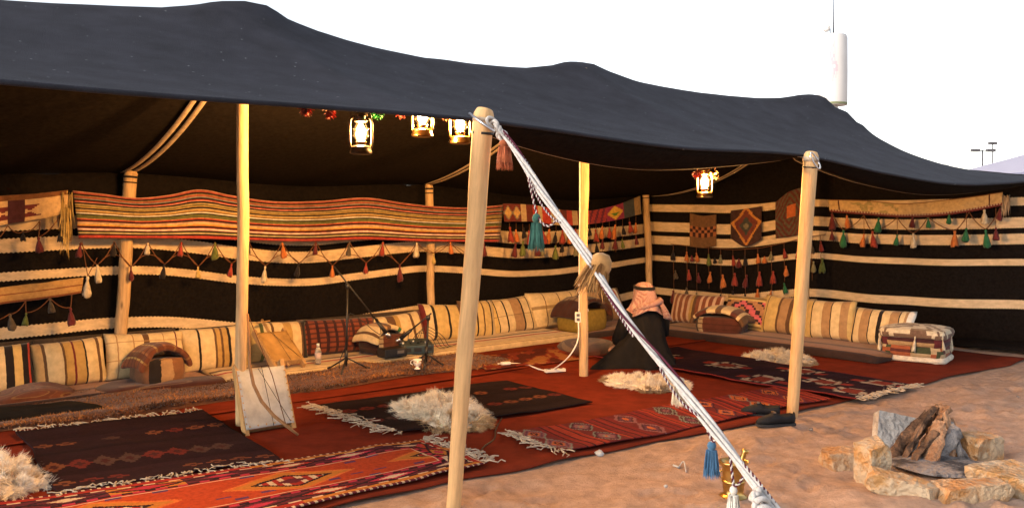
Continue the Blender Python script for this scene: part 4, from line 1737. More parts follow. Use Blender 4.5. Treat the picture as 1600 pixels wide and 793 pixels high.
mattress('long brown mattress with a dark front edge along the end wall', [T(2.62, 1.55), T(2.62, -1.5), T(3.55, -1.5), T(3.55, 1.55)], 0.085, mat_brown, 5)
# low dark rail behind the cushions
for u0, u1, z, lab in ((-8.0, -2.92, 0.425, 'dark timber rail behind the far left cushions'), (-2.86, 1.2, 0.405, 'dark timber rail behind the cushions near the mixer')):
    mb = MB()
    a, b = T(u0, 2.50, z), T(u1, 2.50, z)
    th = math.atan2(UX[1], UX[0])
    R = np.array(((math.cos(th), -math.sin(th), 0), (math.sin(th), math.cos(th), 0), (0, 0, 1)))
    mb.box((a + b) / 2, u1 - u0, 0.05, 0.045, R)
    for k in np.linspace(u0 + 0.1, u1 - 0.1, 5):
        mb.box(T(k, 2.50, z / 2 - 0.0), 0.04, 0.04, z - 0.03, R)
    o = mb.build('backrest_rail', 'darkwood', None, smooth=False)
    bevel(o)
    tag(o, lab, 'rail')


def pillow_mesh(w, h, t, seed=0, nx=22, ny=16, flop=0.0, pinch=0.05):
    q = MB()
    for side in (1, -1):
        Pp = np.zeros((nx + 1, ny + 1, 3))
        for i in range(nx + 1):
            for j in range(ny + 1):
                x, y = i / nx * 2 - 1, j / ny * 2 - 1
                th = (max(0, 1 - abs(x) ** 3.2) ** 0.62) * (max(0, 1 - abs(y) ** 3.0) ** 0.62)
                wob = float(fbm(x * 2 + seed, y * 2 + 3.3 * seed, 50 + seed, 3))
                px = x * (1 - pinch * (1 - abs(y) ** 2 * 0.0) * (1 - y * y) * 0.0 - pinch * (y * y) * 0.0)
                # sides pulled in between the corners
                px = x * (1 - pinch * (1 - y * y) * abs(x) ** 4)
                py = y * (1 - pinch * 1.4 * (1 - x * x) * abs(y) ** 4)
                zz = side * (t / 2) * th * (1 + 0.35 * wob)
                Pp[i, j] = (px * w / 2, zz + 0.02 * wob, (py + 1) * h / 2 - 0.02 * flop * x * x)
        a, b = np.meshgrid(np.linspace(0, 1, nx + 1), np.linspace(0, 1, ny + 1), indexing='ij')
        q.grid(Pp, np.stack((a, b), -1), flip=(side < 0))
    me = q.mesh('cushion')
    bm = bmesh.new()
    bm.from_mesh(me)
    bmesh.ops.remove_doubles(bm, verts=bm.verts, dist=0.0004)
    bmesh.ops.recalc_face_normals(bm, faces=bm.faces)
    bm.to_mesh(me)
    bm.free()
    return me


CG = 'backrest cushions'


def cushion(label, pos, ang, w, h, t, lean, mat, seed, roll=0.0, name='backrest_cushion', cat='cushion', group=CG):
    me = pillow_mesh(w, h, t, seed)
    o = link(name, me, mat)
    o.location = tuple(pos)
    R = Matrix.Rotation(ang, 4, 'Z') @ Matrix.Rotation(-lean, 4, 'X') @ Matrix.Rotation(roll, 4, 'Y')
    o.rotation_euler = R.to_euler()
    return tag(o, label, cat, group)


TH = math.atan2(UX[1], UX[0])


def stripes(seq):
    """seq of (width, colour) to stops"""
    tot = sum(w for w, _ in seq)
    a, out = 0, []
    for w, c in seq:
        out.append((a / tot, c))
        a += w
    return out


CW = (0.62, 0.485, 0.275)
CY = (0.56, 0.405, 0.165)
cm = {}
cm[0] = stripe_mat('cloth_thin_stripes', stripes([(1, CY), (.25, OLIVE), (1, CY), (.2, RED), (.5, CW), (.25, BLK), (.9, CW), (.8, BLK), (.8, CY), (.6, BLK), (.2, RED), (.4, BLK)]))
cm[1] = stripe_mat('cloth_cream_bands', stripes([(1.2, (0.55, 0.33, 0.13)), (.4, BRN), (2, CW), (.3, BRN), (1, MUST), (.25, MAROON), (1.2, MUST), (.25, BLK), (1.5, CW), (.45, BRN), (1, CW)]))
cm[2] = stripe_mat('cloth_cream_check', stripes([(1, CW), (.12, TAN), (1.4, CW), (.12, TAN), (.9, CW), (.6, BRN), (1.4, CW), (.12, TAN), (1.2, CW), (.15, MAROON), (1, CW)]), (2.6, 0.06, TAN))
cm[3] = stripe_mat('cloth_cream_dark_lines', stripes([(1.8, CW), (.25, BLK), (1.6, CW), (.25, BRN), (.5, MUST), (.25, BRN), (.6, MUST), (.3, BLK), (1.5, CW), (.2, BRN), (1, CY)]))
cm[4] = stripe_mat('cloth_olive_cream', stripes([(1, CY), (.4, OLIVE), (.9, CW), (.3, BRN), (1.2, CW), (1.0, MUST), (1.2, CW), (.3, BRN), (.9, BLK)]))


def plaid_mat():
    m = stripe_mat('cloth_red_plaid', stripes([(1, (0.20, 0.055, 0.03)), (.5, (0.05, 0.02, 0.02))] * 9), (7.5, 0.38, (0.045, 0.02, 0.022)))
    return m


cm[5] = plaid_mat()
cm[6] = stripe_mat('cloth_wide_cream_brown', stripes([(.8, CW), (.4, BLK), (1, CW), (1.1, BRN), (.6, MUST), (1.6, CW), (.4, BRN), (1.2, CW), (.8, MAROON)]))
cm[7] = stripe_mat('cloth_yellow_lines', stripes([(.6, MAROON), (.8, CW), (.4, BLK), (1.7, CY), (.3, BLK), (1.4, CY), (.9, BRN), (.9, CY)]))
cm[8] = stripe_mat('cloth_yellow_brown', stripes([(1, BRN), (1.6, CY), (.3, BLK), (1, CY), (.25, BRN), (1.3, CY), (.3, BLK), (1, CW)]))
cm[9] = stripe_mat('cloth_mustard_centre', stripes([(1.2, CY), (.12, BLK), (1, CW), (.2, BLK), (.9, CW), (1.3, TAN), (.2, BLK), (1.0, CW), (.15, BLK), (1, CW)]), (2.2, 0.03, BRN))
cm[10] = stripe_mat('cloth_cream_stitched', stripes([(1.5, CW), (.08, BRN), (1.5, CW), (.08, BRN), (1.5, CW), (.08, BRN), (1.2, CW)]), (1.9, 0.16, (0.20, 0.12, 0.05)))
cm[11] = stripe_mat('cloth_tan_red_edge', stripes([(1, BRN), (.8, MUST), (1, TAN), (1, BRN), (.8, TAN), (.5, RED), (.3, WHITE), (.6, BRN)]))
cm[12] = stripe_mat('cloth_pink_pinstripe', stripes([(.5, (0.22, 0.08, 0.04)), (.35, (0.55, 0.38, 0.25))] * 4 + [(.4, MUST), (.4, BRN)] + [(.5, (0.20, 0.07, 0.04)), (.35, (0.56, 0.38, 0.26))] * 4))
cm[13] = stripe_mat('cloth_gold_brown', stripes([(.7, CY), (.12, BRN), (1.6, CY), (.3, BRN), (1.1, TAN), (.5, BRN), (2.2, CY)]))
cm[14] = stripe_mat('cloth_gold_double', stripes([(1, CY), (.15, BLK), (1.3, CW), (1.0, TAN), (.12, BLK), (1, CW), (.9, TAN), (.6, CY)]))
cm[15] = stripe_mat('cloth_cream_black_bead', stripes([(.4, CW), (.3, BLK), (.9, CW), (1.2, TAN), (.15, BLK), (1, CW), (.5, BLK), (1, CW), (1.1, TAN), (.15, BLK), (.5, CW), (.3, TAN), (.8, WHITE)]))
cm[16] = stripe_mat('cloth_rust_stripes', stripes([(1, (0.20, 0.065, 0.03)), (.25, MUST), (.8, (0.12, 0.04, 0.022)), (.3, (0.3, 0.12, 0.05))] * 4), (6, 0.3, (0.10, 0.035, 0.02)))


def pink_motif():
    def f(s, t):
        if t > 0.80 or t < 0.18:
            return CY if int(t * 34) % 3 else (0.20, 0.14, 0.06)
        x, y = s * 2 - 1, t * 2 - 1
        d = abs(((abs(int(x * 9) / 9) + int(y * 8) / 8) % 0.9) - 0.45)
        return PINK if d < 0.14 and s > 0.3 else ((0.05, 0.025, 0.03) if d < 0.27 else (0.38, 0.20, 0.10))
    return f


def cu_back(label, x0, x1, ytop, h, mat, seed, t=0.17, lean=0.30, v=2.20, zb=0.06, roll=0.0):
    a, b = BW(x0, 520, v + 0.05), BW(x1, 520, v + 0.05)
    c = (a + b) / 2
    w = np.linalg.norm((b - a)[:2])
    c[2] = zb
    rv = random.Random(seed * 7)
    c[2] += rv.uniform(-0.015, 0.02)
    return cushion(label, c, TH + rv.uniform(-0.09, 0.09), w * 1.03, h * rv.uniform(0.93, 1.08), t * rv.uniform(0.9, 1.25), lean * rv.uniform(0.8, 1.35), mat, seed, roll + rv.uniform(-0.07, 0.07))


cu_back('cream cushion with thin black red and olive stripes at the left picture edge', -62, 55, 0, 0.40, cm[0], 1)
cu_back('cream cushion with a mustard band, second from the left edge', 54, 170, 0, 0.40, cm[1], 2)
cu_back('cream check cushion behind the rust coloured armrest', 166, 290, 0, 0.41, cm[2], 3)
cu_back('cream cushion with dark lines just left of the front pole', 288, 392, 0, 0.41, cm[3], 4)
cu_back('olive and cream striped cushion behind the tan skin instrument', 392, 482, 0, 0.39, cm[4], 5)
cu_back('red and black plaid cushion behind the microphone stand', 474, 588, 0, 0.40, cm[5], 6, t=0.20)
cu_back('white and brown wide striped cushion right of the plaid one', 586, 668, 0, 0.42, cm[6], 7)
cu_back('yellow cushion with black and maroon lines behind the mixer', 662, 735, 0, 0.44, cm[7], 8)
cu_back('yellow cushion with brown edge seen right of the nearest pole', 722, 774, 0, 0.43, cm[8], 9)
cu_back('yellow cushion with a tan centre band', 768, 842, 0, 0.46, cm[9], 10)
cu_back('cream cushion with stitched squares and a dark cross band', 832, 910, 0, 0.50, cm[10], 11)
cu_back('tan and brown cushion with a red edge stripe beside the man', 905, 985, 0, 0.50, cm[11], 12)
cushion('cream striped cushion out at the far left of the back wall', T(-5.25, 2.22, 0.06), TH, 0.62, 0.40, 0.17, 0.3, cm[3], 13)


def cu_side(label, x0, x1, h, mat, seed, u=3.22, t=0.17, zb=0.10, lean=0.30):
    a, b = UP(x0, 520, u + 0.05), UP(x1, 520, u + 0.05)
    c = (a + b) / 2
    w = np.linalg.norm((b - a)[:2])
    c[2] = zb
    rv = random.Random(seed * 7)
    return cushion(label, c, TH - math.pi / 2 + rv.uniform(-0.08, 0.08), w * 1.03, h * rv.uniform(0.94, 1.06), t * rv.uniform(0.9, 1.2), lean * rv.uniform(0.8, 1.3), mat, seed, rv.uniform(-0.06, 0.06))


cu_side('brown and pink pinstriped cushion to the right of the seated man', 1046, 1124, 0.42, cm[12], 21)
o = cu_side('cushion with a pink and black stepped motif on the end seat', 1126, 1192, 0.42, 'wool', 22)
nf = len(o.data.polygons)
uvl = o.data.uv_layers[0].data
ca = o.data.attributes.new('Col', 'FLOAT_COLOR', 'FACE')
pm = pink_motif()
for p in o.data.polygons:
    u_ = np.mean([uvl[l].uv[:] for l in p.loop_indices], axis=0)
    ca.data[p.index].color = (*pm(u_[0], u_[1]), 1)
cu_side('gold cushion with a brown centre band left of the shoe pole', 1186, 1262, 0.47, cm[13], 23, t=0.2)
cu_side('gold and tan cushion just right of the shoe pole', 1258, 1332, 0.46, cm[14], 24, t=0.2)
cu_side('cream cushion with tan bands next to the stacked pouf', 1326, 1422, 0.44, cm[15], 25, t=0.18)


# armrest bundles: a saddle shaped cushion folded over a base block
def bundle(name, label, cat, pos, ang, w, d, h, mat_top, mat_base, seed, tilt=0.0, knob=None):
    root = thing(name, label, cat, None, tuple(pos))
    root.rotation_euler = (0, 0, ang)
    q = MB()
    # rounded base block
    n = 24
    prof = [(0.80, 0.0), (0.95, 0.06), (1.0, 0.25), (0.98, 0.5), (0.92, 0.62)]
    vs = []
    for r_, z in prof:
        for k in range(n):
            a = 2 * math.pi * k / n
            ca_, sa_ = math.cos(a), math.sin(a)
            x = math.copysign(abs(ca_) ** 0.45, ca_) * w / 2 * r_
            y = math.copysign(abs(sa_) ** 0.45, sa_) * d / 2 * r_
            vs.append((x, y, z * h))
    fs = [(i * n + k, i * n + (k + 1) % n, (i + 1) * n + (k + 1) % n, (i + 1) * n + k) for i in range(4) for k in range(n)] + [tuple(range(n))[::-1], tuple(4 * n + k for k in range(n))]
    uv = [((k % n) / n, i / 4) for i in range(5) for k in range(n)]
    q.add(vs, fs, uv)
    q.build('base_block', mat_base, root)
    # draped pad over the top, hanging down on both short sides
    nx, ny = 26, 12
    Pp = np.zeros((nx + 1, ny + 1, 3))
    for i in range(nx + 1):
        s = i / nx * 2 - 1
        a = s * 1.45
        for j in range(ny + 1):
            y = (j / ny * 2 - 1)
            rr = 1 + 0.10 * float(fbm(s * 3, y * 2, seed, 3))
            x = math.sin(a) * w * 0.60 * rr
            z = h * (0.42 + 0.60 * math.cos(a) ** 1 * rr) if abs(a) < 1.2 else h * (0.42 + 0.6 * math.cos(a) * rr) - 0.05 * (abs(a) - 1.2)
            Pp[i, j] = (x, y * d * 0.56 * (1 - 0.12 * math.cos(a)), z - 0.03 * y * y)
    q = MB()
    q.grid(Pp)
    o = q.build('draped_pad', mat_top, root)
    s_ = o.modifiers.new('Solidify', 'SOLIDIFY')
    s_.thickness = 0.05
    s_.offset = -1
    sb = o.modifiers.new('Subsurf', 'SUBSURF')
    sb.levels = sb.render_levels = 1
    return root


dk1 = stripe_mat('cloth_dark_kilim', stripes([(1, (0.05, 0.02, 0.018)), (.3, (0.25, 0.17, 0.10)), (.8, (0.03, 0.014, 0.014)), (.2, (0.32, 0.25, 0.16)), (1, (0.09, 0.03, 0.02))]), (5, 0.25, (0.06, 0.02, 0.015)))
bundle('armrest_cushion', 'rust brown folded armrest cushion on the left seat', 'armrest', BW(246, 598, 2.0) * np.array((1, 1, 0)) + np.array((0, 0, 0.05)), TH + 0.15, 0.40, 0.34, 0.35, cm[16], stripe_mat('cloth_block', stripes([(1, (0.18, 0.08, 0.04)), (.5, BLK), (.3, TAN), (1, (0.2, 0.09, 0.04)), (.5, BRN)] * 2)), 3)
bundle('armrest_cushion', 'dark maroon armrest cushion with a yellow side beside the socket pole', 'armrest', T(1.85, 1.88, 0.08), TH + 0.1, 0.62, 0.42, 0.42, dk1, plain('mustard_cloth', (0.24, 0.165, 0.03), 0.95, 20), 4)
bundle('armrest_cushion', 'dark embroidered armrest bundle with cream edges on the end seat', 'armrest', UP(1128, 530, 2.95) * np.array((1, 1, 0)) + np.array((0, 0, 0.09)), TH - 1.3, 0.58, 0.42, 0.32, stripe_mat('cloth_cream_maroon', stripes([(1, BRN), (.3, CW), (1.2, (0.1, 0.03, 0.02)), (.8, CW), (.5, BRN), (.9, CW), (.7, (0.12, 0.04, 0.03)), (.4, CW), (1, BRN)])), dk1, 5)
bundle('armrest_cushion', 'cream and brown folded armrest cushion behind the black mixer box', 'armrest', T(-0.98, 2.0, 0.09), TH + 0.2, 0.40, 0.34, 0.30, stripe_mat('cloth_white_brown_green', stripes([(.6, CW), (.3, BRN), (.7, CW), (.5, TAN), (.4, BRN), (.8, CW), (.4, GREEN), (.3, CW), (.4, BRN), (.7, CW)])), dk1, 6)


# stacked pouf by the end wall
def pouf():
    c = G(1432, 563)
    root = thing('stacked_pouf', 'stacked kilim pouf with a diamond patterned top by the end wall', 'pouf', None, tuple(c))
    root.rotation_euler = (0, 0, TH - math.pi / 2 + 0.20)

    def slab(w, d, z0, z1, colf, name, n=48, m=7, bul=0.05):
        q = MB()
        vs, fs, fc = [], [], []
        for i in range(m + 1):
            z = z0 + (z1 - z0) * i / m
            b = 1 + bul * math.sin(math.pi * i / m)
            for k in range(n):
                a = 2 * math.pi * k / n
                ca_, sa_ = math.cos(a), math.sin(a)
                e = 0.36
                wv = 1 + 0.03 * float(fbm(k * 0.3, i * 0.5, 8))
                vs.append((math.copysign(abs(ca_) ** e, ca_) * w / 2 * b * wv, math.copysign(abs(sa_) ** e, sa_) * d / 2 * b * wv, z + 0.012 * float(fbm(k * 0.25, i * 0.2, 4))))
        for i in range(m):
            for k in range(n):
                fs.append((i * n + k, i * n + (k + 1) % n, (i + 1) * n + (k + 1) % n, (i + 1) * n + k))
                fc.append(colf(k / n, i / m))
        rings = 5
        base = m * n
        o_ = len(vs)
        for rr in range(1, rings + 1):
            s = 1 - rr / (rings + 0.3)
            for k in range(n):
                x, y, z = vs[base + k]
                vs.append((x * s, y * s, z + 0.035 * (1 - s * s)))
        prev = base
        for rr in range(rings):
            cur = o_ + rr * n
            for k in range(n):
                fs.append((prev + k, prev + (k + 1) % n, cur + (k + 1) % n, cur + k))
                fc.append(colf(k / n, 1 + rr / rings))
            prev = cur
        fs.append(tuple(prev + k for k in range(n)))
        fc.append(colf(0, 1.95))
        fs.append(tuple(range(n))[::-1])
        fc.append((0.3, 0.25, 0.2))
        q.add(vs, fs, fcols=fc)
        return q.build(name, 'wool', root)
    slab(0.62, 0.50, 0.018, 0.075, lambda a, t: (0.62, 0.55, 0.44), 'base_sheet')
    slab(0.60, 0.48, 0.07, 0.18, lambda a, t: [(0.10, 0.03, 0.025), (0.30, 0.09, 0.04), (0.40, 0.30, 0.18), (0.05, 0.06, 0.03)][int(hsh(int(a * 24), int(t * 3)) * 4)], 'lower_cushion')
    slab(0.60, 0.48, 0.175, 0.265, lambda a, t: [(0.10, 0.02, 0.025), (0.05, 0.018, 0.02), (0.36, 0.24, 0.12)][int(hsh(int(a * 16), 2 + int(t * 2)) * 2.5)], 'middle_cushion')
    slab(0.63, 0.51, 0.26, 0.345, lambda a, t: ((0.58, 0.50, 0.36) if abs(((a * 12) % 1) * 2 - 1) < t else (0.16, 0.10, 0.07)) if t < 1 else ((0.58, 0.50, 0.36) if int(a * 16 + t * 8) % 2 else (0.24, 0.17, 0.11)), 'top_cushion', m=9)
    for k, (x, y) in enumerate(((-0.30, -0.25), (0.30, -0.25), (0.32, 0.05), (0.05, -0.26))):
        tassel(root, (x, y, 0.29), 'w', 0.16, 0.04)


pouf()

# dark items heaped at the far left and the cloth at the foot of the end wall
def heap(name, label, cat, outline, h, mat, seed, fcol=None):
    O = np.array([p[:2] for p in outline])
    c = O.mean(0)
    n = len(O)
    q = MB()
    vs = []
    lv = [(1.0, 0.0), (0.96, 0.45), (0.8, 0.8), (0.55, 1.0), (0.25, 1.05)]
    for k, (s, z) in enumerate(lv):
        for i, p in enumerate(O):
            pp = c + (p - c) * s
            vs.append((*pp, 0.03 + h * z * (0.8 + 0.8 * float(fbm(pp[0] * 7, pp[1] * 7, seed, 3) + 0.25))))
    fs = [(k * n + i, k * n + (i + 1) % n, (k + 1) * n + (i + 1) % n, (k + 1) * n + i) for k in range(len(lv) - 1) for i in range(n)] + [tuple((len(lv) - 1) * n + i for i in range(n))]
    q.add(vs, fs, [(hsh(i), 0) for i in range(len(vs))])
    o = q.build(name, mat)
    sb = o.modifiers.new('Subsurf', 'SUBSURF')
    sb.levels = sb.render_levels = 2
    return tag(o, label, cat)


heap('black_cloak', 'crumpled black cloak lying on the shaggy rug at left', 'cloak', [G(*p) for p in ((-90, 655), (-20, 652), (40, 645), (90, 640), (118, 634), (150, 640), (168, 644), (168, 648), (145, 650), (125, 652), (80, 656), (30, 664), (-30, 674), (-90, 680))], 0.05, 'robe', 5)
heap('folded_blanket', 'folded rust brown blanket at the left end of the seat', 'blanket', [G(*p) for p in ((-40, 640), (0, 630), (40, 618), (80, 613), (110, 612), (125, 622), (110, 632), (70, 636), (30, 641), (-10, 648))], 0.10, cm[16], 6)
heap('dark_blanket', 'dark patterned blanket bunched before the armrest', 'blanket', [G(*p) for p in ((128, 622), (150, 612), (190, 606), (240, 604), (300, 600), (345, 596), (365, 600), (340, 608), (280, 614), (215, 618), (165, 628))], 0.06, dk1, 7)
heap('dark_cloth_heap', 'loose dark cloth gathered at the foot of the end wall', 'cloth', [SW(x, y, off) * np.array((1, 1, 0)) for x, y, off in ((1470, 500, 0.35), (1530, 500, 0.45), (1580, 500, 0.4), (1660, 500, 0.4), (1720, 500, 0.3), (1720, 500, -0.02), (1640, 500, -0.02), (1560, 500, -0.02), (1480, 500, -0.02))], 0.07, 'black_cloth', 9)
heap('embroidered_pad', 'dark embroidered pad on the rug in front of the armrest by the pole', 'pad', [G(*p) for p in ((862, 545), (890, 539), (940, 536), (965, 540), (960, 556), (925, 562), (880, 558))], 0.07, dk1, 10)


# ------------------------------------------------------------------ lanterns
def lantern(label, pos, hang_z, rot, black=False, scale=1.0):
    root = thing('hurricane_lantern', label, 'lantern', 'lit lanterns hanging under the roof', tuple(pos))
    root.rotation_euler = (0, 0, rot)
    root.scale = (scale,) * 3
    mt = 'lantern_black' if black else 'lantern_metal'
    mb = MB()
    mb.lathe([(0.060, 0.0), (0.072, 0.006), (0.072, 0.018), (0.066, 0.028), (0.066, 0.045), (0.050, 0.056), (0.022, 0.060)], 20)
    edge_smooth(mb.build('fuel_tank', mt, root), 50)
    mb = MB()
    mb.lathe([(0.020, 0.058), (0.032, 0.064), (0.034, 0.074), (0.038, 0.076), (0.038, 0.082), (0.030, 0.084)], 18)
    edge_smooth(mb.build('burner', 'lantern_metal', root), 50)
    mb = MB()
    prof = [(0.030, 0.086), (0.044, 0.105), (0.050, 0.130), (0.046, 0.160), (0.036, 0.190), (0.030, 0.206)]
    n = 20
    vs = [(r * math.cos(2 * math.pi * k / n), r * math.sin(2 * math.pi * k / n), z) for r, z in prof for k in range(n)]
    mb.add(vs, [(i * n + k, i * n + (k + 1) % n, (i + 1) * n + (k + 1) % n, (i + 1) * n + k) for i in range(len(prof) - 1) for k in range(n)])
    mb.build('glass_chimney', 'glass', root)
    mb = MB()
    mb.lathe([(0.008, 0.088), (0.022, 0.100), (0.030, 0.125), (0.027, 0.155), (0.016, 0.182), (0.004, 0.195)], 14)
    mb.build('glowing_mantle', 'glow', root)
    mb = MB()
    mb.lathe([(0.034, 0.205), (0.042, 0.208), (0.042, 0.214), (0.032, 0.220), (0.032, 0.240), (0.046, 0.246), (0.040, 0.262), (0.020, 0.274), (0.012, 0.280)], 20)
    edge_smooth(mb.build('hood', mt, root), 50)
    for s in (-1, 1):
        mb = MB()
        mb.tube([(s * 0.050, 0, 0.030), (s * 0.066, 0, 0.050), (s * 0.071, 0, 0.090), (s * 0.071, 0, 0.190), (s * 0.064, 0, 0.226), (s * 0.040, 0, 0.240)], 0.0085, 8)
        mb.build('frame_tube', mt, root)
    for s in (-1, 1):
        mb = MB()
        mb.tube([(0.052 * math.cos(a), 0.052 * math.sin(a), 0.118 + (0.045 if s > 0 else 0)) for a in np.linspace(0, 2 * math.pi, 17)], 0.0022, 4)
        mb.build('wire_guard', mt, root)
    mb = MB()
    mb.tube([(0.066 * math.cos(a), 0, 0.225 + 0.110 * math.sin(a)) for a in np.linspace(0, math.pi, 15)], 0.0028, 5)
    mb.build('bail_handle', 'lantern_black', root)
    mb = MB()
    mb.tube([(0, 0, 0.333), (0, 0.01, 0.36), (0, 0, (hang_z - pos[2]) / scale)], 0.003, 5)
    mb.build('hanging_wire', 'black_metal', root)
    return root


def lantern_px(label, px, py_bottom, v, rot, black=False, scale=1.0):
    p = BW(px, py_bottom, v)
    u, v_ = uv_of(p)
    lantern(label, p, roof_z(u, v_) - 0.008, rot, black, scale)


lantern_px('leftmost lit hurricane lantern with a dark frame', 564, 241, -0.90, 0.3, True, 1.0)
lantern_px('lit hurricane lantern half hidden by the roof edge, middle of three', 660, 214, -0.95, -0.2, False, 1.0)
lantern_px('lit hurricane lantern just left of the nearest pole', 719, 225, -0.95, 0.15, False, 1.0)
lantern_px('single lit hurricane lantern hanging in the right hand bay', 1101, 309, -0.95, 0.1, False, 1.0)

# pompom strings beside the lanterns
PC = {'r': (0.26, 0.035, 0.03), 'g': (0.03, 0.17, 0.06), 'o': (0.34, 0.12, 0.045), 'y': (0.35, 0.23, 0.09)}


def pompom_string(label, pts, v, cols):
    root = thing('pompom_string', label, 'garland')
    wp = []
    for x, y in pts:
        wp.append(BW(x, y, v))
    for p, c in zip(wp, cols):
        u, v_ = uv_of(p)
        q = MB()
        q.tube([(p[0], p[1], roof_z(u, v_) - 0.008), p], 0.003, 4)
        q.build('string', 'string', root)
        N = 90
        r = np.random.default_rng(int(p[0] * 1000) % 999 + 5)
        d = r.normal(size=(N, 3))
        d /= np.linalg.norm(d, axis=1, keepdims=True)
        d[:, 2] -= 0.25
        o = strands('pompom', np.tile(p - np.array((0, 0, 0.02)), (N, 1)), d, r.uniform(0.035, 0.055, N), 0.006, np.array([PC[c]] * N) * r.uniform(0.7, 1.2, (N, 1)), 'wool', root, 0.3)
    return root


pompom_string('string drops with red green and orange pompoms between the lanterns', [(478, 166), (516, 170), (591, 172), (626, 170), (696, 173)], -1.02, 'rrgro')
pompom_string('two small pompoms flanking the right hand lantern', [(1089, 268), (1117, 270)], -1.0, 'ry')


# ------------------------------------------------------------------ guy rope
R0 = A_top + np.array((0.055, -0.05, -0.085))
R1 = np.array((1.245, 2.52, gz(1.245, 2.52) + 0.02))
axis_ = R1 - R0


def rope_pt(t, sag=0.045):
    p = R0 + axis_ * t
    p = p.copy()
    p[2] -= sag * 4 * t * (1 - t)
    p[0] += 0.012 * math.sin(t * 11) + 0.006 * math.sin(t * 23 + 1)
    return p


rope = thing('guy_rope', 'thick white and purple braided guy rope slanting from the nearest pole', 'rope')
e1 = np.cross(axis_, (0, 0, 1.0))
e1 /= np.linalg.norm(e1)
e2 = np.cross(e1, axis_)
e2 /= np.linalg.norm(e2)


def rope_strand(ph, turns, rad, r, mat, t0=0.0, t1=1.0, n=150, name='cord', wob=0.0, cols=None):
    q = MB()
    path = []
    for t in np.linspace(t0, t1, n):
        a = ph + turns * 2 * math.pi * t
        rr = rad * (0.95 + 0.55 * math.sin(t * 13 + ph * 2.3) + 0.25 * math.sin(t * 29 + ph)) + wob * math.sin(t * 31 + ph * 2)
        path.append(rope_pt(t) + e1 * math.cos(a) * rr + e2 * math.sin(a) * rr)
    q.tube(path, r, 7)
    return q.build(name, mat, rope)


for ph in (0.0, 1.6, 3.1, 4.6):
    rope_strand(ph, 2.3, 0.0098, 0.0072, 'rope_white')
# twisted purple and white cord wound around the bundle


def twist_cord(pathf, t0, t1, n, r, parent, turns_per_m=38, name='twisted_cord'):
    pts = [pathf(t) for t in np.linspace(t0, t1, n)]
    L = sum(np.linalg.norm(pts[i + 1] - pts[i]) for i in range(n - 1))
    for k, mt in ((0, 'rope_white'), (1, 'rope_dark')):
        q = MB()
        out = []
        acc = 0
        for i, p in enumerate(pts):
            d = pts[min(i + 1, n - 1)] - pts[max(i - 1, 0)]
            d /= np.linalg.norm(d) + 1e-9
            x = np.cross(d, (0.3, 0.9, 0.1))
            x /= np.linalg.norm(x) + 1e-9
            y = np.cross(d, x)
            if i:
                acc += np.linalg.norm(pts[i] - pts[i - 1])
            a = acc * turns_per_m * 2 * math.pi + k * math.pi
            out.append(p + (x * math.cos(a) + y * math.sin(a)) * r * 0.55)
        q.tube(out, r * 0.62, 5)
        q.build(name, mt, parent)


def wind(t):
    a = 0.8 + 1.7 * 2 * math.pi * t + 0.6 * math.sin(t * 9)
    return rope_pt(t) + (e1 * math.cos(a) + e2 * math.sin(a)) * 0.0165


for ta, tb in ((0.02, 0.10), (0.34, 0.44), (0.66, 0.72)):
    twist_cord(wind, ta, tb, int(900 * (tb - ta)), 0.0050, rope, 52)
rope_strand(0.8, 2.3, 0.0150, 0.0046, 'rope_dark', 0.02, 0.97, name='purple_cord')
# lashing knot at the pole and lower knot
kn = MB()
r = np.random.default_rng(3)
for k in range(7):
    c = R0 + np.array((-0.02 + 0.012 * k, 0.0, -0.015 * k + 0.02))
    ax = r.normal(size=3)
    ax /= np.linalg.norm(ax)
    b1 = np.cross(ax, (0.2, 0.5, 0.8))
    b1 /= np.linalg.norm(b1)
    b2 = np.cross(ax, b1)
    kn.tube([c + (b1 * math.cos(a) + b2 * math.sin(a) * 0.7) * 0.030 for a in np.linspace(0, 2 * math.pi, 15)], 0.0085, 6)
kn.build('knot', 'rope_white', rope)
kn = MB()
kc = rope_pt(0.70) + e1 * 0.02
for k in range(9):
    c = kc + axis_ / np.linalg.norm(axis_) * (0.022 * k) + e1 * (0.012 + 0.006 * k)
    ax = axis_ / np.linalg.norm(axis_) + r.normal(size=3) * 0.45
    ax /= np.linalg.norm(ax)
    b1 = np.cross(ax, (0.2, 0.5, 0.8))
    b1 /= np.linalg.norm(b1)
    b2 = np.cross(ax, b1)
    kn.tube([c + (b1 * math.cos(a) + b2 * math.sin(a) * 0.8) * (0.026 + 0.004 * (k % 3)) for a in np.linspace(0, 2 * math.pi, 15)], 0.010, 6)
kn.build('knot', 'rope_white', rope)
fr_ = np.array([kc + axis_ / np.linalg.norm(axis_) * 0.19 + e1 * 0.06] * 90) + RNG.normal(size=(90, 3)) * 0.012
strands('frayed_end', fr_, np.tile(axis_ / np.linalg.norm(axis_) + e1 * 0.25, (90, 1)) + RNG.normal(size=(90, 3)) * 0.35, RNG.uniform(0.04, 0.10, 90), 0.003, np.tile((0.66, 0.62, 0.56), (90, 1)), 'wool', rope, 0.5)['kind'] = 'stuff'
for t_a, t_b, sg3 in ((0.12, 0.22, 0.035), (0.50, 0.58, 0.03)):
    twist_cord(lambda t, a=t_a, b=t_b, g=sg3: rope_pt(a + (b - a) * t) + e1 * 0.02 - np.array((0, 0, g * 4 * t * (1 - t))), 0, 1, 130, 0.0045, rope, 52)
# stake for the rope just below the picture
mb = MB()
mb.tube([R1 + np.array((-0.03, 0.02, -0.12)), R1 + np.array((0.02, -0.03, 0.10))], [0.012, 0.016], 8)
tag(mb.build('tent_stake', 'wood'), 'wooden stake in the sand anchoring the guy rope', 'stake')


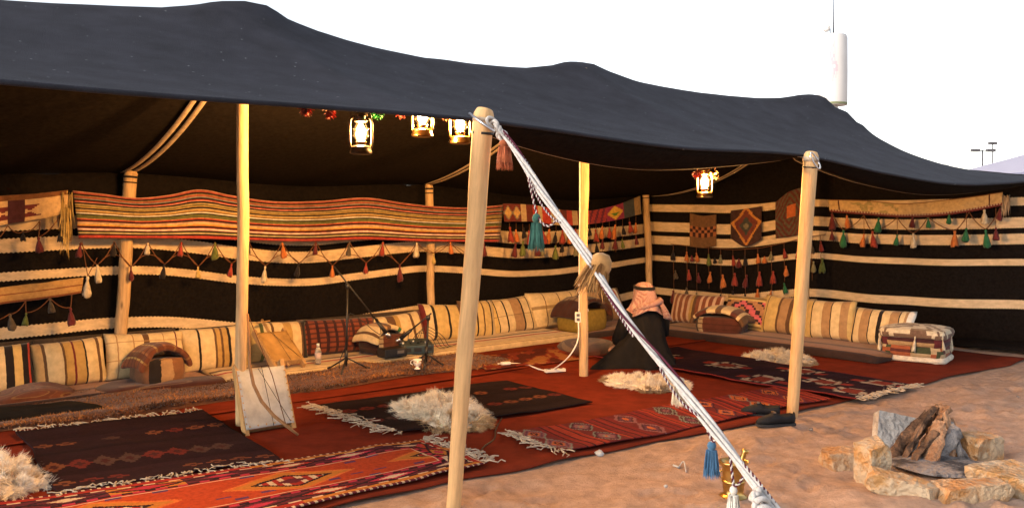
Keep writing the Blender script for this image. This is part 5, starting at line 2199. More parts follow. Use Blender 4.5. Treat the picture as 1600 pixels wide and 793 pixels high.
def big_tassel(name, label, p, col, h, w, cord_from=None, N=260, seed=0, cord_twist=True, parent=None):
    root = thing(name, label, 'tassel', None, (0, 0, 0))
    r = np.random.default_rng(seed)
    p = np.array(p, float)
    q = MB()
    q.lathe([(0.004, 0.0), (w * 0.20, -0.05 * h), (w * 0.26, -0.14 * h), (w * 0.22, -0.22 * h), (w * 0.14, -0.26 * h), (w * 0.24, -0.33 * h), (w * 0.34, -0.6 * h), (w * 0.38, -0.85 * h)], 14, p, col=tuple(c * 0.8 for c in col))
    q.build('tassel_head', 'wool', root)
    a = r.uniform(0, 2 * math.pi, N)
    rr = w * 0.26 * np.sqrt(r.random(N))
    roots = np.column_stack((p[0] + rr * np.cos(a), p[1] + rr * np.sin(a), np.full(N, p[2] - 0.27 * h)))
    dirs = np.column_stack((np.cos(a) * 0.16, np.sin(a) * 0.16, -np.ones(N)))
    o = strands('skirt', roots, dirs, r.uniform(0.65, 0.85, N) * h, 0.004, np.array([col] * N) * r.uniform(0.7, 1.2, (N, 1)), 'wool', root, 0.06)
    o['kind'] = 'stuff'
    if cord_from is not None:
        for (a0, sg2) in cord_from:
            a0 = np.array(a0)
            twist_cord(lambda t: a0 + (p - a0) * t - np.array((0, 0, sg2 * 4 * t * (1 - t))), 0, 1, 70, 0.005, root)
    return root


def rope_at_px(px):
    # parameter on the rope where it shows at this column
    ts = np.linspace(0, 1, 400)
    P = np.array([rope_pt(t) for t in ts])
    xs_ = 800 + F * P[:, 0] / P[:, 1]
    i = int(np.argmin(abs(xs_ - px)))
    return P[i]


def near(px, py, ref):
    return at(px, py, ref[1])


q0 = rope_at_px(785)
big_tassel('rope_tassel', 'rust orange wool tassel at the top of the guy rope', near(788, 218, q0) + np.array((0, -0.01, 0)), (0.42, 0.12, 0.05), 0.13, 0.10, None, 300, 1)
q1 = rope_at_px(838)
big_tassel('rope_tassel', 'sea green tassel hanging from the upper guy rope', near(838, 333, q1), (0.05, 0.14, 0.11), 0.155, 0.075, [(rope_at_px(822), 0.0), (rope_at_px(872), 0.05)], 300, 2)
q2 = rope_at_px(1100)
big_tassel('rope_tassel', 'dusty blue tassel hanging low on the guy rope', near(1112, 688, q2), (0.07, 0.17, 0.30), 0.125, 0.065, [(rope_at_px(1098), 0.0), (rope_at_px(1122), 0.01)], 260, 3)
q3 = rope_at_px(1060)
big_tassel('rope_tassel', 'cream wool tassel behind the middle of the guy rope', near(1063, 590, q3) + np.array((0, 0.02, 0)), (0.66, 0.54, 0.38), 0.10, 0.075, None, 300, 4)
q4 = rope_at_px(1150)
big_tassel('rope_tassel', 'white tassel hanging in front of the brass mortar', near(1146, 758, q4), (0.68, 0.66, 0.60), 0.12, 0.055, [(rope_at_px(1140), 0.0), (rope_at_px(1164), 0.015)], 220, 5)
q5 = rope_at_px(930)
root = thing('wool_bundle', 'tan wool bundle tied behind the guy rope near the socket pole', 'tassel')
c = near(936, 418, q5) + np.array((0, 0.03, 0))
mb = MB()
n = 20
prof = []
mb.lathe([(0.012, 0.050), (0.034, 0.040), (0.044, 0.012), (0.042, -0.018), (0.034, -0.04)], 18, c + np.array((0.008, 0, 0.01)), col=(0.38, 0.20, 0.07), wob=lambda a, i: 1 + 0.12 * math.sin(a * 3 + i))
mb.build('tassel_head', 'wool', root)
N = 320
r = np.random.default_rng(9)
a = r.uniform(0, 2 * math.pi, N)
rt = np.column_stack((c[0] + 0.042 * np.cos(a), c[1] + 0.042 * np.sin(a), c[2] - 0.03 + r.uniform(-0.01, 0.05, N)))
dr = np.column_stack((np.cos(a) * 0.35 - 0.45, np.sin(a) * 0.3, -np.ones(N)))
strands('skirt', rt, dr, r.uniform(0.06, 0.11, N), 0.004, np.array([(0.34, 0.17, 0.055)] * N) * r.uniform(0.7, 1.4, (N, 1)), 'wool', root, 0.15)['kind'] = 'stuff'


# ------------------------------------------------------------------ rababa instruments, bow
def rababa(label, BL, BR, TL, depth, skin, frame, neck=0.0, neck_pt=None, seed=0):
    BL, BR, TL = [np.array(p, float) for p in (BL, BR, TL)]
    X = BR - BL
    W = np.linalg.norm(X)
    X = X / W
    Yv = TL - BL
    H = np.linalg.norm(Yv)
    Yv = Yv / H
    N_ = np.cross(X, Yv)
    N_ /= np.linalg.norm(N_)
    if N_[1] > 0:
        N_ = -N_
    root = thing('rababa', label, 'fiddle')

    def pt(a, b, c=0.0):
        return BL + X * a + Yv * b + N_ * c
    Rm = np.column_stack((X, Yv, N_))
    for a in (0.0, W):
        q = MB()
        e = 0.05
        q.box(pt(a, H / 2, -depth / 2), 0.032, H + 2 * e, depth, Rm)
        bevel(q.build('side_board', frame, root, smooth=False), 0.004)
    for b in (0.018, H - 0.018):
        q = MB()
        q.box(pt(W / 2, b, -depth / 2), W - 0.034, 0.028, depth, Rm)
        bevel(q.build('cross_board', frame, root, smooth=False), 0.003)
    # stretched hide, bowing in slightly
    nx, ny = 14, 18
    Pp = np.zeros((nx + 1, ny + 1, 3))
    for i in range(nx + 1):
        for j in range(ny + 1):
            x, y = i / nx, j / ny
            Pp[i, j] = pt(W * x * 1.03 - 0.015 * W, H * (0.01 + 0.98 * y), 0.004 - 0.014 * math.sin(math.pi * x) * math.sin(math.pi * y) + 0.002 * math.sin(17 * x + 9 * y))
    q = MB()
    q.grid(Pp)
    o = q.build('front_hide', skin, root)
    s_ = o.modifiers.new('Solidify', 'SOLIDIFY')
    s_.thickness = 0.004
    # tacks round the rim
    q = MB()
    for x in np.linspace(0.06, 0.94, 6):
        q.box(pt(W * x, 0.022, 0.008), 0.008, 0.012, 0.004, Rm)
    for y in np.linspace(0.1, 0.9, 8):
        for x in (0.0, 1.0):
            q.box(pt(W * x, H * y, 0.008), 0.008, 0.01, 0.004, Rm)
    q.build('lacing', frame, root, smooth=False)['kind'] = 'stuff'
    q = MB()
    q.tube([pt(W * 0.55, 0.0, 0.014), pt(W * 0.50, H, 0.018)], 0.0022, 4)
    q.build('string', 'dark_thread', root)
    q = MB()
    q.tube([pt(W * 0.92, 0.02, 0.012), pt(W * 0.42, H * 0.98, 0.016)], 0.0022, 4)
    q.build('string', 'dark_thread', root)
    if neck:
        q = MB()
        q.tube([pt(W * 0.5, -0.03, -depth * 0.5), pt(W * 0.5, H, -depth * 0.5), pt(W * 0.5, H + neck, -depth * 0.45)], [0.012, 0.014, 0.013], 8)
        q.build('neck', frame, root)
        q = MB()
        q.tube([pt(W * 0.5 - 0.07, H + neck * 0.82, -depth * 0.45), pt(W * 0.5 + 0.07, H + neck * 0.86, -depth * 0.3)], [0.010, 0.006], 6)
        q.build('tuning_peg', frame, root)
    return root, pt


yb = 5.86
rababa('white hide fiddle leaning against the pole on the carpet', at(386, 681, 5.92) * np.array((1, 1, 0)) + np.array((0, 0, 0.045)), at(459, 668, 6.14) * np.array((1, 1, 0)) + np.array((0, 0, 0.045)),
       at(371, 578, 6.13), 0.06, 'skin_hide', 'wood_pale')
bow = thing('fiddle_bow', 'long curved wooden bow leaning across the white hide fiddle', 'bow')
bp_ = [at(x, y, Y) for x, y, Y in ((387, 490, 6.02), (389, 530, 5.99), (390, 570, 5.97), (396, 600, 5.95), (409, 627, 5.93), (428, 649, 5.92), (447, 664, 5.91), (466, 679, 5.91))]
mb = MB()
mb.tube(bp_, [0.008, 0.010, 0.011, 0.012, 0.012, 0.012, 0.011, 0.009], 8)
mb.build('stick', 'wood', bow)
mb = MB()
mb.tube([bp_[0], (bp_[0] + bp_[-1]) / 2 + np.array((0, -0.01, -0.01)), bp_[-2]], 0.003, 4)
mb.build('bow_hair', 'string', bow)
rababa('tan hide fiddle resting on the mattress against the cushions', at(428, 566, 8.00), at(474, 561, 8.22), at(401, 520, 8.22), 0.06, 'hide_tan', 'wood_pale', 0.20)


# ------------------------------------------------------------------ microphone stands, mixer, bottle, cup, cables
def cable(parent, pts, r, mat, name='cable', sub=6):
    P = [np.array(p, float) for p in pts]
    out = []
    for i in range(len(P) - 1):
        p0, p1, p2, p3 = P[max(i - 1, 0)], P[i], P[i + 1], P[min(i + 2, len(P) - 1)]
        for k in range(sub):
            t = k / sub
            out.append(0.5 * (2 * p1 + (p2 - p0) * t + (2 * p0 - 5 * p1 + 4 * p2 - p3) * t * t + (3 * p1 - p0 - 3 * p2 + p3) * t ** 3))
    out.append(P[-1])
    q = MB()
    q.tube(out, r, 6)
    return q.build(name, mat, parent)


def mic_stand(label, base, joint, boom_a, boom_b, leg=0.21):
    root = thing('microphone_stand', label, 'microphone stand')
    base, joint, a, b = [np.array(p, float) for p in (base, joint, boom_a, boom_b)]
    q = MB()
    q.tube([base + (0, 0, 0.05), joint], 0.010, 8)
    q.build('upright', 'black_metal', root)
    q = MB()
    q.tube([base + (0, 0, 0.10), base + (0, 0, 0.20)], 0.016, 8)
    q.build('collar', 'black_metal', root)
    for k in range(3):
        an = 0.5 + k * 2.094
        d = np.array((math.cos(an), math.sin(an), 0))
        q = MB()
        q.tube([base + (0, 0, 0.13), base + d * leg + (0, 0, 0.015)], 0.008, 6)
        lg = q.build('leg', 'black_metal', root)
        q = MB()
        q.tube([base + d * leg * 0.95 + (0, 0, 0.02), base + d * (leg + 0.02) + (0, 0, 0.01)], 0.011, 6)
        q.build('rubber_foot', 'rubber', lg)
    q = MB()
    q.lathe([(0.010, -0.025), (0.020, -0.02), (0.022, 0.02), (0.010, 0.026)], 10, joint)
    q.build('boom_clamp', 'black_metal', root)
    q = MB()
    q.tube([a, b], 0.0075, 8)
    q.build('boom_arm', 'black_metal', root)
    d = (b - a) / np.linalg.norm(b - a)
    mic = thing('microphone', 'x', 'x')
    q = MB()
    q.tube([b - d * 0.02, b + d * 0.12], [0.016, 0.021], 10)
    m_ = q.build('microphone_body', 'black_metal', root)
    bpy.data.objects.remove(mic)
    q = MB()
    q.tube([b + d * 0.115, b + d * 0.13, b + d * 0.155, b + d * 0.175, b + d * 0.18], [0.020, 0.026, 0.027, 0.018, 0.006], 12)
    q.build('grille', 'steel', m_)
    cable(root, [b + d * 0.0, b + np.array((0.0, 0, -0.10)), joint + np.array((0.03, -0.01, -0.25)), joint + np.array((0.015, 0, -0.45)), base + np.array((-0.06, 0.0, 0.10)), base + np.array((-0.05, -0.05, 0.04))], 0.0035, 'black_metal')
    return root


mb1 = G(541, 580, 0.05)
mic_stand('tall black microphone stand with a boom before the plaid cushion', mb1, at(543, 447, mb1[1]), at(522, 416, mb1[1] - 0.05), at(592, 505, mb1[1] + 0.12))
mb2 = G(666, 573, 0.05)
mic_stand('short black microphone stand behind the white cup', mb2, at(669, 496, mb2[1]), at(674, 489, mb2[1]), at(640, 517, mb2[1] + 0.05), 0.16)

mx_ = thing('audio_mixer', 'small blue black audio mixer on the cream mattress', 'mixer', None, tuple(T(-0.70, 1.78, 0.085)))
mx_.rotation_euler = (0, 0, TH - 0.35)
mb = MB()
vs = [(-0.17, -0.12, 0), (0.17, -0.12, 0), (0.17, 0.12, 0), (-0.17, 0.12, 0), (-0.17, -0.12, 0.085), (0.17, -0.12, 0.085), (0.17, 0.12, 0.125), (-0.17, 0.12, 0.125)]
mb.add(vs, [(3, 2, 1, 0), (4, 5, 6, 7), (0, 1, 5, 4), (2, 3, 7, 6), (1, 2, 6, 5), (3, 0, 4, 7)])
bevel(mb.build('case', 'mixer', mx_, smooth=False), 0.006)
for k in range(8):
    q = MB()
    q.lathe([(0.010, 0.0), (0.010, 0.012), (0.007, 0.016)], 8, (-0.14 + 0.04 * k, -0.05 + 0.05 * (k % 2), 0.098 + 0.008 * (k % 2)))
    q.build('knob', 'white_plastic' if k % 3 == 0 else 'black_metal', mx_)
for k in range(3):
    q = MB()
    q.box((-0.11 + 0.11 * k, -0.1215, 0.042), 0.075, 0.006, 0.04)
    q.build('front_socket', 'black_metal', mx_, smooth=False)
q = MB()
q.tube([(-0.17, -0.11, 0.118), (-0.17, 0.11, 0.155)], 0.004, 6)
q.build('handle', 'steel', mx_)
pb = thing('power_box', 'low black box between the cup and the folded armrest', 'box', None, tuple(T(-1.02, 1.72, 0.08)))
pb.rotation_euler = (0, 0, TH)
q = MB()
q.box((0, 0, 0.045), 0.26, 0.16, 0.09)
bevel(q.build('case', 'black_metal', pb, smooth=False), 0.01)
q = MB()
q.box((0.05, -0.081, 0.05), 0.08, 0.006, 0.03)
q.build('front_plate', 'lamp_grey', pb, smooth=False)
cab = thing('cable_loops', 'black cables looping out of the audio mixer', 'cable')
for k in range(4):
    c = T(-0.52 + 0.05 * k, 1.84, 0.0)
    cable(cab, [T(-0.68 + 0.03 * k, 1.86, 0.20), T(-0.60 + 0.03 * k, 1.86, 0.27 + 0.02 * k), c + np.array((0.05, 0, 0.22)), c + np.array((0.12, -0.03, 0.12)), c + np.array((0.2, -0.02, 0.10 + 0.01 * k))], 0.0035, 'black_metal')

bt_p = BW(497, 571, 1.80)
bt_p[2] = 0.085
bot = thing('water_bottle', 'small clear plastic water bottle on the cream mattress', 'bottle', None, tuple(bt_p))
q = MB()
q.lathe([(0.028, 0), (0.031, 0.006), (0.031, 0.05), (0.029, 0.06), (0.031, 0.07), (0.031, 0.11), (0.024, 0.14), (0.013, 0.16), (0.012, 0.172)], 16)
gm, nt, b = newmat('clear_plastic', 0.12, 0.5)
b.inputs['Base Color'].default_value = (0.85, 0.83, 0.80, 1)
b.inputs['Transmission Weight'].default_value = 0.75
b.inputs['IOR'].default_value = 1.2
q.build('body', gm, bot)
q = MB()
q.lathe([(0.0145, 0.168), (0.0145, 0.19), (0.012, 0.192)], 12)
q.build('cap', 'white_plastic', bot)
q = MB()
n = 16
q.add([(0.0318 * math.cos(2 * math.pi * k / n), 0.0318 * math.sin(2 * math.pi * k / n), z) for z in (0.055, 0.105) for k in range(n)], [(k, (k + 1) % n, n + (k + 1) % n, n + k) for k in range(n)])
q.build('label_band', plain('bottle_label', (0.55, 0.42, 0.38), 0.6, 20), bot)

cp = G(652, 576, 0.07)
cup = thing('cup', 'white footed cup with a brown pattern before the mixer', 'cup', None, tuple(cp))
q = MB()
q.lathe([(0.028, 0), (0.030, 0.006), (0.014, 0.014), (0.013, 0.026), (0.030, 0.036), (0.038, 0.055), (0.043, 0.092), (0.040, 0.092), (0.034, 0.055), (0.01, 0.04)], 18)
q.build('bowl', 'white_plastic', cup)
q = MB()
q.tube([(-0.040 - 0.022 * math.sin(a), 0, 0.062 + 0.022 * math.cos(a)) for a in np.linspace(0.1, math.pi - 0.1, 9)], 0.0045, 6)
q.build('handle', 'white_plastic', cup)
q = MB()
q.add([((0.0362 + 0.006 * j) * math.cos(2 * math.pi * k / n), (0.0362 + 0.006 * j) * math.sin(2 * math.pi * k / n), 0.05 + 0.03 * j) for j in (0, 1) for k in range(n)], [(k, (k + 1) % n, n + (k + 1) % n, n + k) for k in range(n) if k % 4])
q.build('printed_band', 'wood', cup)

# socket box on the pole and the white flex
p2b = G(911, 587, 0.012)
pd = (T(0, 0, 2.92) - p2b)
sb_c = p2b + pd * ((0.0 + 0.60) / 2.9)
sock = thing('socket_box', 'white electric socket box clipped to the middle pole', 'socket', None, tuple(at(903, 495, 8.12)))
q = MB()
q.box((0, 0, 0), 0.055, 0.04, 0.095)
bevel(q.build('case', 'white_plastic', sock, smooth=False), 0.006)
for dz in (-0.02, 0.02):
    q = MB()
    q.box((0, -0.021, dz), 0.03, 0.004, 0.026)
    q.build('socket_face', 'lamp_grey', sock, smooth=False)
band = thing('clamp_band', 'white tape band round the middle pole above the socket', 'tape')
q = MB()
cb = at(911.5, 484, 8.18)
q.tube([cb - (0, 0, 0.012), cb + (0, 0, 0.012)], 0.0475, 18)
edge_smooth(q.build('tape', 'white_plastic', band), 40)
flex = thing('white_flex', 'white electric flex running down the pole and across the carpet', 'cable')
cable(flex, [at(906, 245, 8.13), at(906, 330, 8.12), at(905, 420, 8.12), at(905, 490, 8.11)], 0.006, 'white_plastic')
cable(flex, [at(904, 503, 8.10), at(903, 530, 8.05), at(893, 551, 8.0), at(878, 567, 8.1), G(862, 578, 0.035)], 0.007, 'white_plastic')
cable(flex, [G(866, 580, 0.03), G(845, 577, 0.03), G(825, 570, 0.035), G(800, 567, 0.045), G(778, 568, 0.06)], 0.007, 'white_plastic')
ps = thing('power_strip', 'white power strip lying on the red carpet left of the middle pole', 'power strip')
a, b = G(852, 579, 0.04), G(882, 577, 0.04)
d = b - a
th_ = math.atan2(d[1], d[0])
Rp = np.array(((math.cos(th_), -math.sin(th_), 0), (math.sin(th_), math.cos(th_), 0), (0, 0, 1)))
q = MB()
q.box((a + b) / 2, np.linalg.norm(d) * 1.05, 0.055, 0.03, Rp)
bevel(q.build('case', 'white_plastic', ps, smooth=False), 0.006)
for k in (-0.06, 0.0, 0.06):
    q = MB()
    q.box((a + b) / 2 + Rp @ np.array((k, 0, 0.016)), 0.03, 0.03, 0.003, Rp)
    q.build('outlet', 'lamp_grey', ps, smooth=False)
pg = thing('plug', 'white plug lying on the shaggy rug at the end of the flex', 'plug')
q = MB()
a = G(790, 567, 0.06)
q.box(a, 0.10, 0.04, 0.03, Rp)
bevel(q.build('case', 'white_plastic', pg, smooth=False), 0.008)
q = MB()
for dy in (-0.01, 0.01):
    q.tube([a + Rp @ np.array((-0.05, dy, 0)), a + Rp @ np.array((-0.075, dy, 0))], 0.003, 6)
q.build('prong', 'steel', pg)
dc = thing('dark_flex', 'thin dark flex snaking over the carpet beside the middle sheepskin', 'cable')
cable(dc, [G(784, 652, 0.03), G(775, 670, 0.03), G(772, 685, 0.03), G(756, 697, 0.03), G(752, 706, 0.035), G(762, 718, 0.04)], 0.005, 'black_metal')


# ------------------------------------------------------------------ the man
def person():
    c = G(1008, 566, 0.03)
    c[2] = 0.0
    root = thing('person', 'seated person seen from behind in a black robe and pink checked headscarf', 'person', None, tuple(c))
    fa = math.radians(112)            # facing direction: away from the camera, slightly left
    root.rotation_euler = (0, 0, fa - math.pi / 2)   # local +Y is forward
    V = {}
    E = []

    def v(n, p, r):
        V[n] = (len(V), p, r)

    def e(*ns):
        for a, b in zip(ns, ns[1:]):
            E.append((V[a][0], V[b][0]))
    v('pelvis', (0, -0.02, 0.16), 0.125)
    v('waist', (0, -0.01, 0.30), 0.115)
    v('chest', (0, 0.0, 0.46), 0.125)
    v('neckb', (0, 0.0, 0.585), 0.075)
    v('neck', (0, 0.01, 0.635), 0.05)
    v('head', (0, 0.035, 0.72), 0.078)
    v('crown', (0, 0.02, 0.80), 0.070)
    e('pelvis', 'waist', 'chest', 'neckb', 'neck', 'head', 'crown')
    for s, k in ((-1, 'l'), (1, 'r')):
        v('sh' + k, (s * 0.17, 0.0, 0.55), 0.06)
        v('el' + k, (s * 0.235, 0.06, 0.32), 0.045)
        v('wr' + k, (s * 0.15, 0.30, 0.24), 0.028)
        v('pa' + k, (s * 0.13, 0.37, 0.235), 0.026)
        e('neckb', 'sh' + k, 'el' + k, 'wr' + k, 'pa' + k)
        for f, (dx, dy) in enumerate(((-0.028, 0.075), (-0.010, 0.085), (0.010, 0.08), (0.028, 0.066))):
            v('f%d%s' % (f, k), (s * 0.13 + dx, 0.37 + dy * 0.55, 0.238), 0.009)
            v('t%d%s' % (f, k), (s * 0.13 + dx * 1.1, 0.37 + dy, 0.222), 0.008)
            e('pa' + k, 'f%d%s' % (f, k), 't%d%s' % (f, k))
        v('th' + k, (s * 0.13 - s * 0.045, 0.36, 0.225), 0.010)
        v('tt' + k, (s * 0.13 - s * 0.065, 0.39, 0.215), 0.009)
        e('wr' + k, 'th' + k, 'tt' + k)
        v('hi' + k, (s * 0.11, 0.02, 0.15), 0.10)
        v('kn' + k, (s * 0.20, 0.40, 0.13), 0.072)
        v('an' + k, (s * 0.10, 0.05, 0.07), 0.045)
        v('fo' + k, (s * 0.07, -0.12, 0.045), 0.035)
        e('pelvis', 'hi' + k, 'kn' + k, 'an' + k, 'fo' + k)
    me = bpy.data.meshes.new('body')
    items = sorted(V.values())
    me.from_pydata([p for _, p, _ in items], E, [])
    ob = bpy.data.objects.new('body', me)
    S.collection.objects.link(ob)
    ob.parent = root
    me.materials.append(M['skin'])
    ob.modifiers.new('Skin', 'SKIN')
    if not me.skin_vertices:
        bm = bmesh.new()
        bm.from_mesh(me)
        bm.verts.layers.skin.verify()
        bm.to_mesh(me)
        bm.free()
    for i, (_, p, r) in enumerate(items):
        me.skin_vertices[0].data[i].radius = (r, r)
    me.skin_vertices[0].data[0].use_root = True
    sb = ob.modifiers.new('Subsurf', 'SUBSURF')
    sb.levels = sb.render_levels = 1
    # features of the face on the far side
    q = MB()
    q.tube([(0, 0.105, 0.745), (0, 0.128, 0.715), (0, 0.112, 0.705)], [0.010, 0.016, 0.012], 8)
    q.build('nose', 'skin', ob)
    for s in (-1, 1):
        q = MB()
        q.lathe([(0.003, -0.010), (0.010, -0.004), (0.010, 0.004), (0.003, 0.010)], 10, (s * 0.030, 0.104, 0.745))
        q.build('eye', 'darkwood', ob)
    q = MB()
    q.tube([(-0.022, 0.105, 0.682), (0, 0.112, 0.680), (0.022, 0.105, 0.682)], 0.006, 6)
    q.build('mouth', plain('lip', (0.30, 0.12, 0.09)), ob)
    # robe: rings from hem to neck, pleated, spread on the floor and trailing to one side
    lev = [(0.000, 0.33, 0.44, 0.05), (0.035, 0.315, 0.42, 0.05), (0.10, 0.285, 0.37, 0.06), (0.17, 0.255, 0.32, 0.06), (0.26, 0.225, 0.24, 0.03), (0.36, 0.205, 0.180, 0.0), (0.46, 0.215, 0.155, 0.0),
           (0.54, 0.222, 0.135, 0.0), (0.590, 0.175, 0.11, 0.0), (0.625, 0.105, 0.088, 0.005), (0.645, 0.072, 0.07, 0.01)]
    n = 56
    vs = []
    for i, (z, rx, ry, oy) in enumerate(lev):
        for k in range(n):
            a = 2 * math.pi * k / n
            f = 1 + (0.085 * math.sin(a * 9 + 1.3 * math.sin(a * 2)) + 0.045 * math.sin(a * 17 + i)) * max(0.35, 1 - z / 0.5)
            tr = 0.42 * math.exp(-((a - 3.35) / 0.36) ** 2) * max(0, 1 - z / 0.36) ** 1.5     # trailing hem to the left
            x = math.cos(a) * (rx + tr) * f
            y = math.sin(a) * ry * f + oy
            vs.append((x, y, z + 0.016 + 0.006 * math.sin(a * 5)))
    fs = [(i * n + k, i * n + (k + 1) % n, (i + 1) * n + (k + 1) % n, (i + 1) * n + k) for i in range(len(lev) - 1) for k in range(n)]
    q = MB()
    q.add(vs, fs)
    o = q.build('robe', 'robe', root)
    sb = o.modifiers.new('Subsurf', 'SUBSURF')
    sb.levels = sb.render_levels = 1
    s_ = o.modifiers.new('Solidify', 'SOLIDIFY')
    s_.thickness = 0.006
    for s in (-1, 1):      # sleeves
        q = MB()
        q.tube([(s * 0.165, 0.0, 0.55), (s * 0.225, 0.02, 0.46), (s * 0.255, 0.06, 0.34), (s * 0.215, 0.18, 0.28), (s * 0.155, 0.29, 0.245)], [0.075, 0.082, 0.078, 0.075, 0.080], 14, caps=False)
        q.build('sleeve', 'robe', root)
    # headscarf: red and white checked cloth over the head, spreading on the shoulders
    hm, nt, b = newmat('checked_headscarf', 0.9, 0.1)
    uvn = node(nt, 'ShaderNodeTexCoord')
    ck = node(nt, 'ShaderNodeTexChecker')
    ck.inputs['Scale'].default_value = 85
    ck.inputs[1].default_value = (0.42, 0.33, 0.30, 1)
    ck.inputs[2].default_value = (0.24, 0.080, 0.075, 1)
    nt.links.new(uvn.outputs['Object'], ck.inputs[0])
    tone(nt, b, ck.outputs[0], 20, 0.85, 1.1)
    lev = [(0.868, 0.012, 0.012, 0.02), (0.862, 0.050, 0.055, 0.02), (0.838, 0.085, 0.098, 0.02), (0.795, 0.101, 0.116, 0.018), (0.745, 0.110, 0.118, 0.008), (0.69, 0.126, 0.122, -0.004), (0.64, 0.155, 0.135, -0.012), (0.595, 0.200, 0.158, -0.022), (0.555, 0.222, 0.168, -0.028)]
    n = 48
    vs = []
    for i, (z, rx, ry, oy) in enumerate(lev):
        w = i / (len(lev) - 1)
        for k in range(n):
            a = 2 * math.pi * k / n
            f = 1 + (0.10 * math.sin(a * 7 + 0.8 * i) + 0.05 * math.sin(a * 13 + 2 * i)) * w
            jag = 0.035 * math.sin(a * 3 + 0.6) * (w ** 3)
            vs.append((math.cos(a) * rx * f, math.sin(a) * ry * f + oy, z + jag))
    fs = []
    for i in range(len(lev) - 1):
        for k in range(n):
            a = 2 * math.pi * (k + 0.5) / n
            if i >= 4 and abs(a - math.pi / 2) < 0.55:      # the face opening looks forward
                continue
            fs.append((i * n + k, i * n + (k + 1) % n, (i + 1) * n + (k + 1) % n, (i + 1) * n + k))
    fs.append(tuple(range(n)))
    q = MB()
    q.add(vs, fs)
    o = q.build('headscarf', hm, root)
    s_ = o.modifiers.new('Solidify', 'SOLIDIFY')
    s_.thickness = 0.006
    sb = o.modifiers.new('Subsurf', 'SUBSURF')
    sb.levels = sb.render_levels = 1
    # gathered end thrown over the shoulder, and fold across the back
    q = MB()
    P = np.zeros((10, 5, 3))
    for i in range(10):
        t = i / 9
        for j in range(5):
            k = j / 4 - 0.5
            P[i, j] = (0.10 + 0.075 * t + k * (0.05 + 0.05 * t), -0.145 - 0.05 * math.sin(t * 2.2) - 0.02 * math.cos(k * 9), 0.69 - 0.20 * t - 0.03 * k)
    q.grid(P)
    o2 = q.build('scarf_tail', hm, o)
    s_ = o2.modifiers.new('Solidify', 'SOLIDIFY')
    s_.thickness = 0.012
    q = MB()
    q.tube([(-0.175, -0.06, 0.585), (-0.11, -0.14, 0.625), (0.0, -0.165, 0.655), (0.10, -0.15, 0.68), (0.14, -0.05, 0.69)], [0.02, 0.03, 0.032, 0.034, 0.028], 10)
    q.build('scarf_fold', hm, o)
    q = MB()
    for dz in (0.0, 0.017):
        q.tube([(0.103 * math.cos(a), 0.018 + 0.117 * math.sin(a), 0.806 + dz + 0.01 * math.sin(a)) for a in np.linspace(0, 2 * math.pi, 33)], 0.011, 8)
    q.build('head_cord', 'leather', root)
    root.scale = (0.94, 0.94, 0.96)
    return root


person()


# ------------------------------------------------------------------ campfire
def rock(label, pos, size, rotz, mat, seed, tilt=(0, 0), group='stones round the fire pit'):
    r = np.random.default_rng(seed)
    bm = bmesh.new()
    bmesh.ops.create_cube(bm, size=1.0)
    for vv in bm.verts:
        j = r.uniform(0.78, 1.12, 3)
        vv.co = Vector((vv.co.x * size[0] * j[0], vv.co.y * size[1] * j[1], vv.co.z * size[2] * j[2]))
    mn = min(size)
    for k in range(8):
        nrm = Vector(r.normal(size=3))
        nrm.normalize()
        ext = abs(nrm.x) * size[0] / 2 + abs(nrm.y) * size[1] / 2 + abs(nrm.z) * size[2] / 2
        co = nrm * ext * r.uniform(0.72, 0.92)
        g = bm.verts[:] + bm.edges[:] + bm.faces[:]
        res = bmesh.ops.bisect_plane(bm, geom=g, plane_co=co, plane_no=nrm, clear_outer=True)
        eds = [x for x in res['geom_cut'] if isinstance(x, bmesh.types.BMEdge)]
        if eds:
            bmesh.ops.contextual_create(bm, geom=eds)
    bmesh.ops.remove_doubles(bm, verts=bm.verts, dist=0.004)
    bmesh.ops.triangulate(bm, faces=bm.faces)
    for _ in range(4):
        long_ = [x for x in bm.edges if x.calc_length() > 0.026]
        if not long_:
            break
        bmesh.ops.subdivide_edges(bm, edges=long_, cuts=1)
        bmesh.ops.triangulate(bm, faces=bm.faces)
    bmesh.ops.recalc_face_normals(bm, faces=bm.faces)
    bm.normal_update()
    for vv in bm.verts:
        d = -0.011 * abs(float(fbm(vv.co.x * 13 + seed, vv.co.y * 13 + vv.co.z * 17, seed, 3))) + 0.005 * float(fbm(vv.co.x * 40, vv.co.y * 40 + vv.co.z * 47, seed, 2))
        vv.co += vv.normal * d
    me = bpy.data.meshes.new('fire_stone')
    bm.to_mesh(me)
    bm.free()
    o = link('fire_stone', me, mat)
    edge_smooth(o, 9)
    zmin = min((Matrix.Rotation(tilt[0], 3, 'X') @ Matrix.Rotation(tilt[1], 3, 'Y') @ vv.co).z for vv in me.vertices)
    o.rotation_euler = (Matrix.Rotation(rotz, 4, 'Z') @ Matrix.Rotation(tilt[0], 4, 'X') @ Matrix.Rotation(tilt[1], 4, 'Y')).to_euler()
    o.location = (pos[0], pos[1], gz(pos[0], pos[1]) - zmin - 0.04)
    return tag(o, label, 'stone', group)


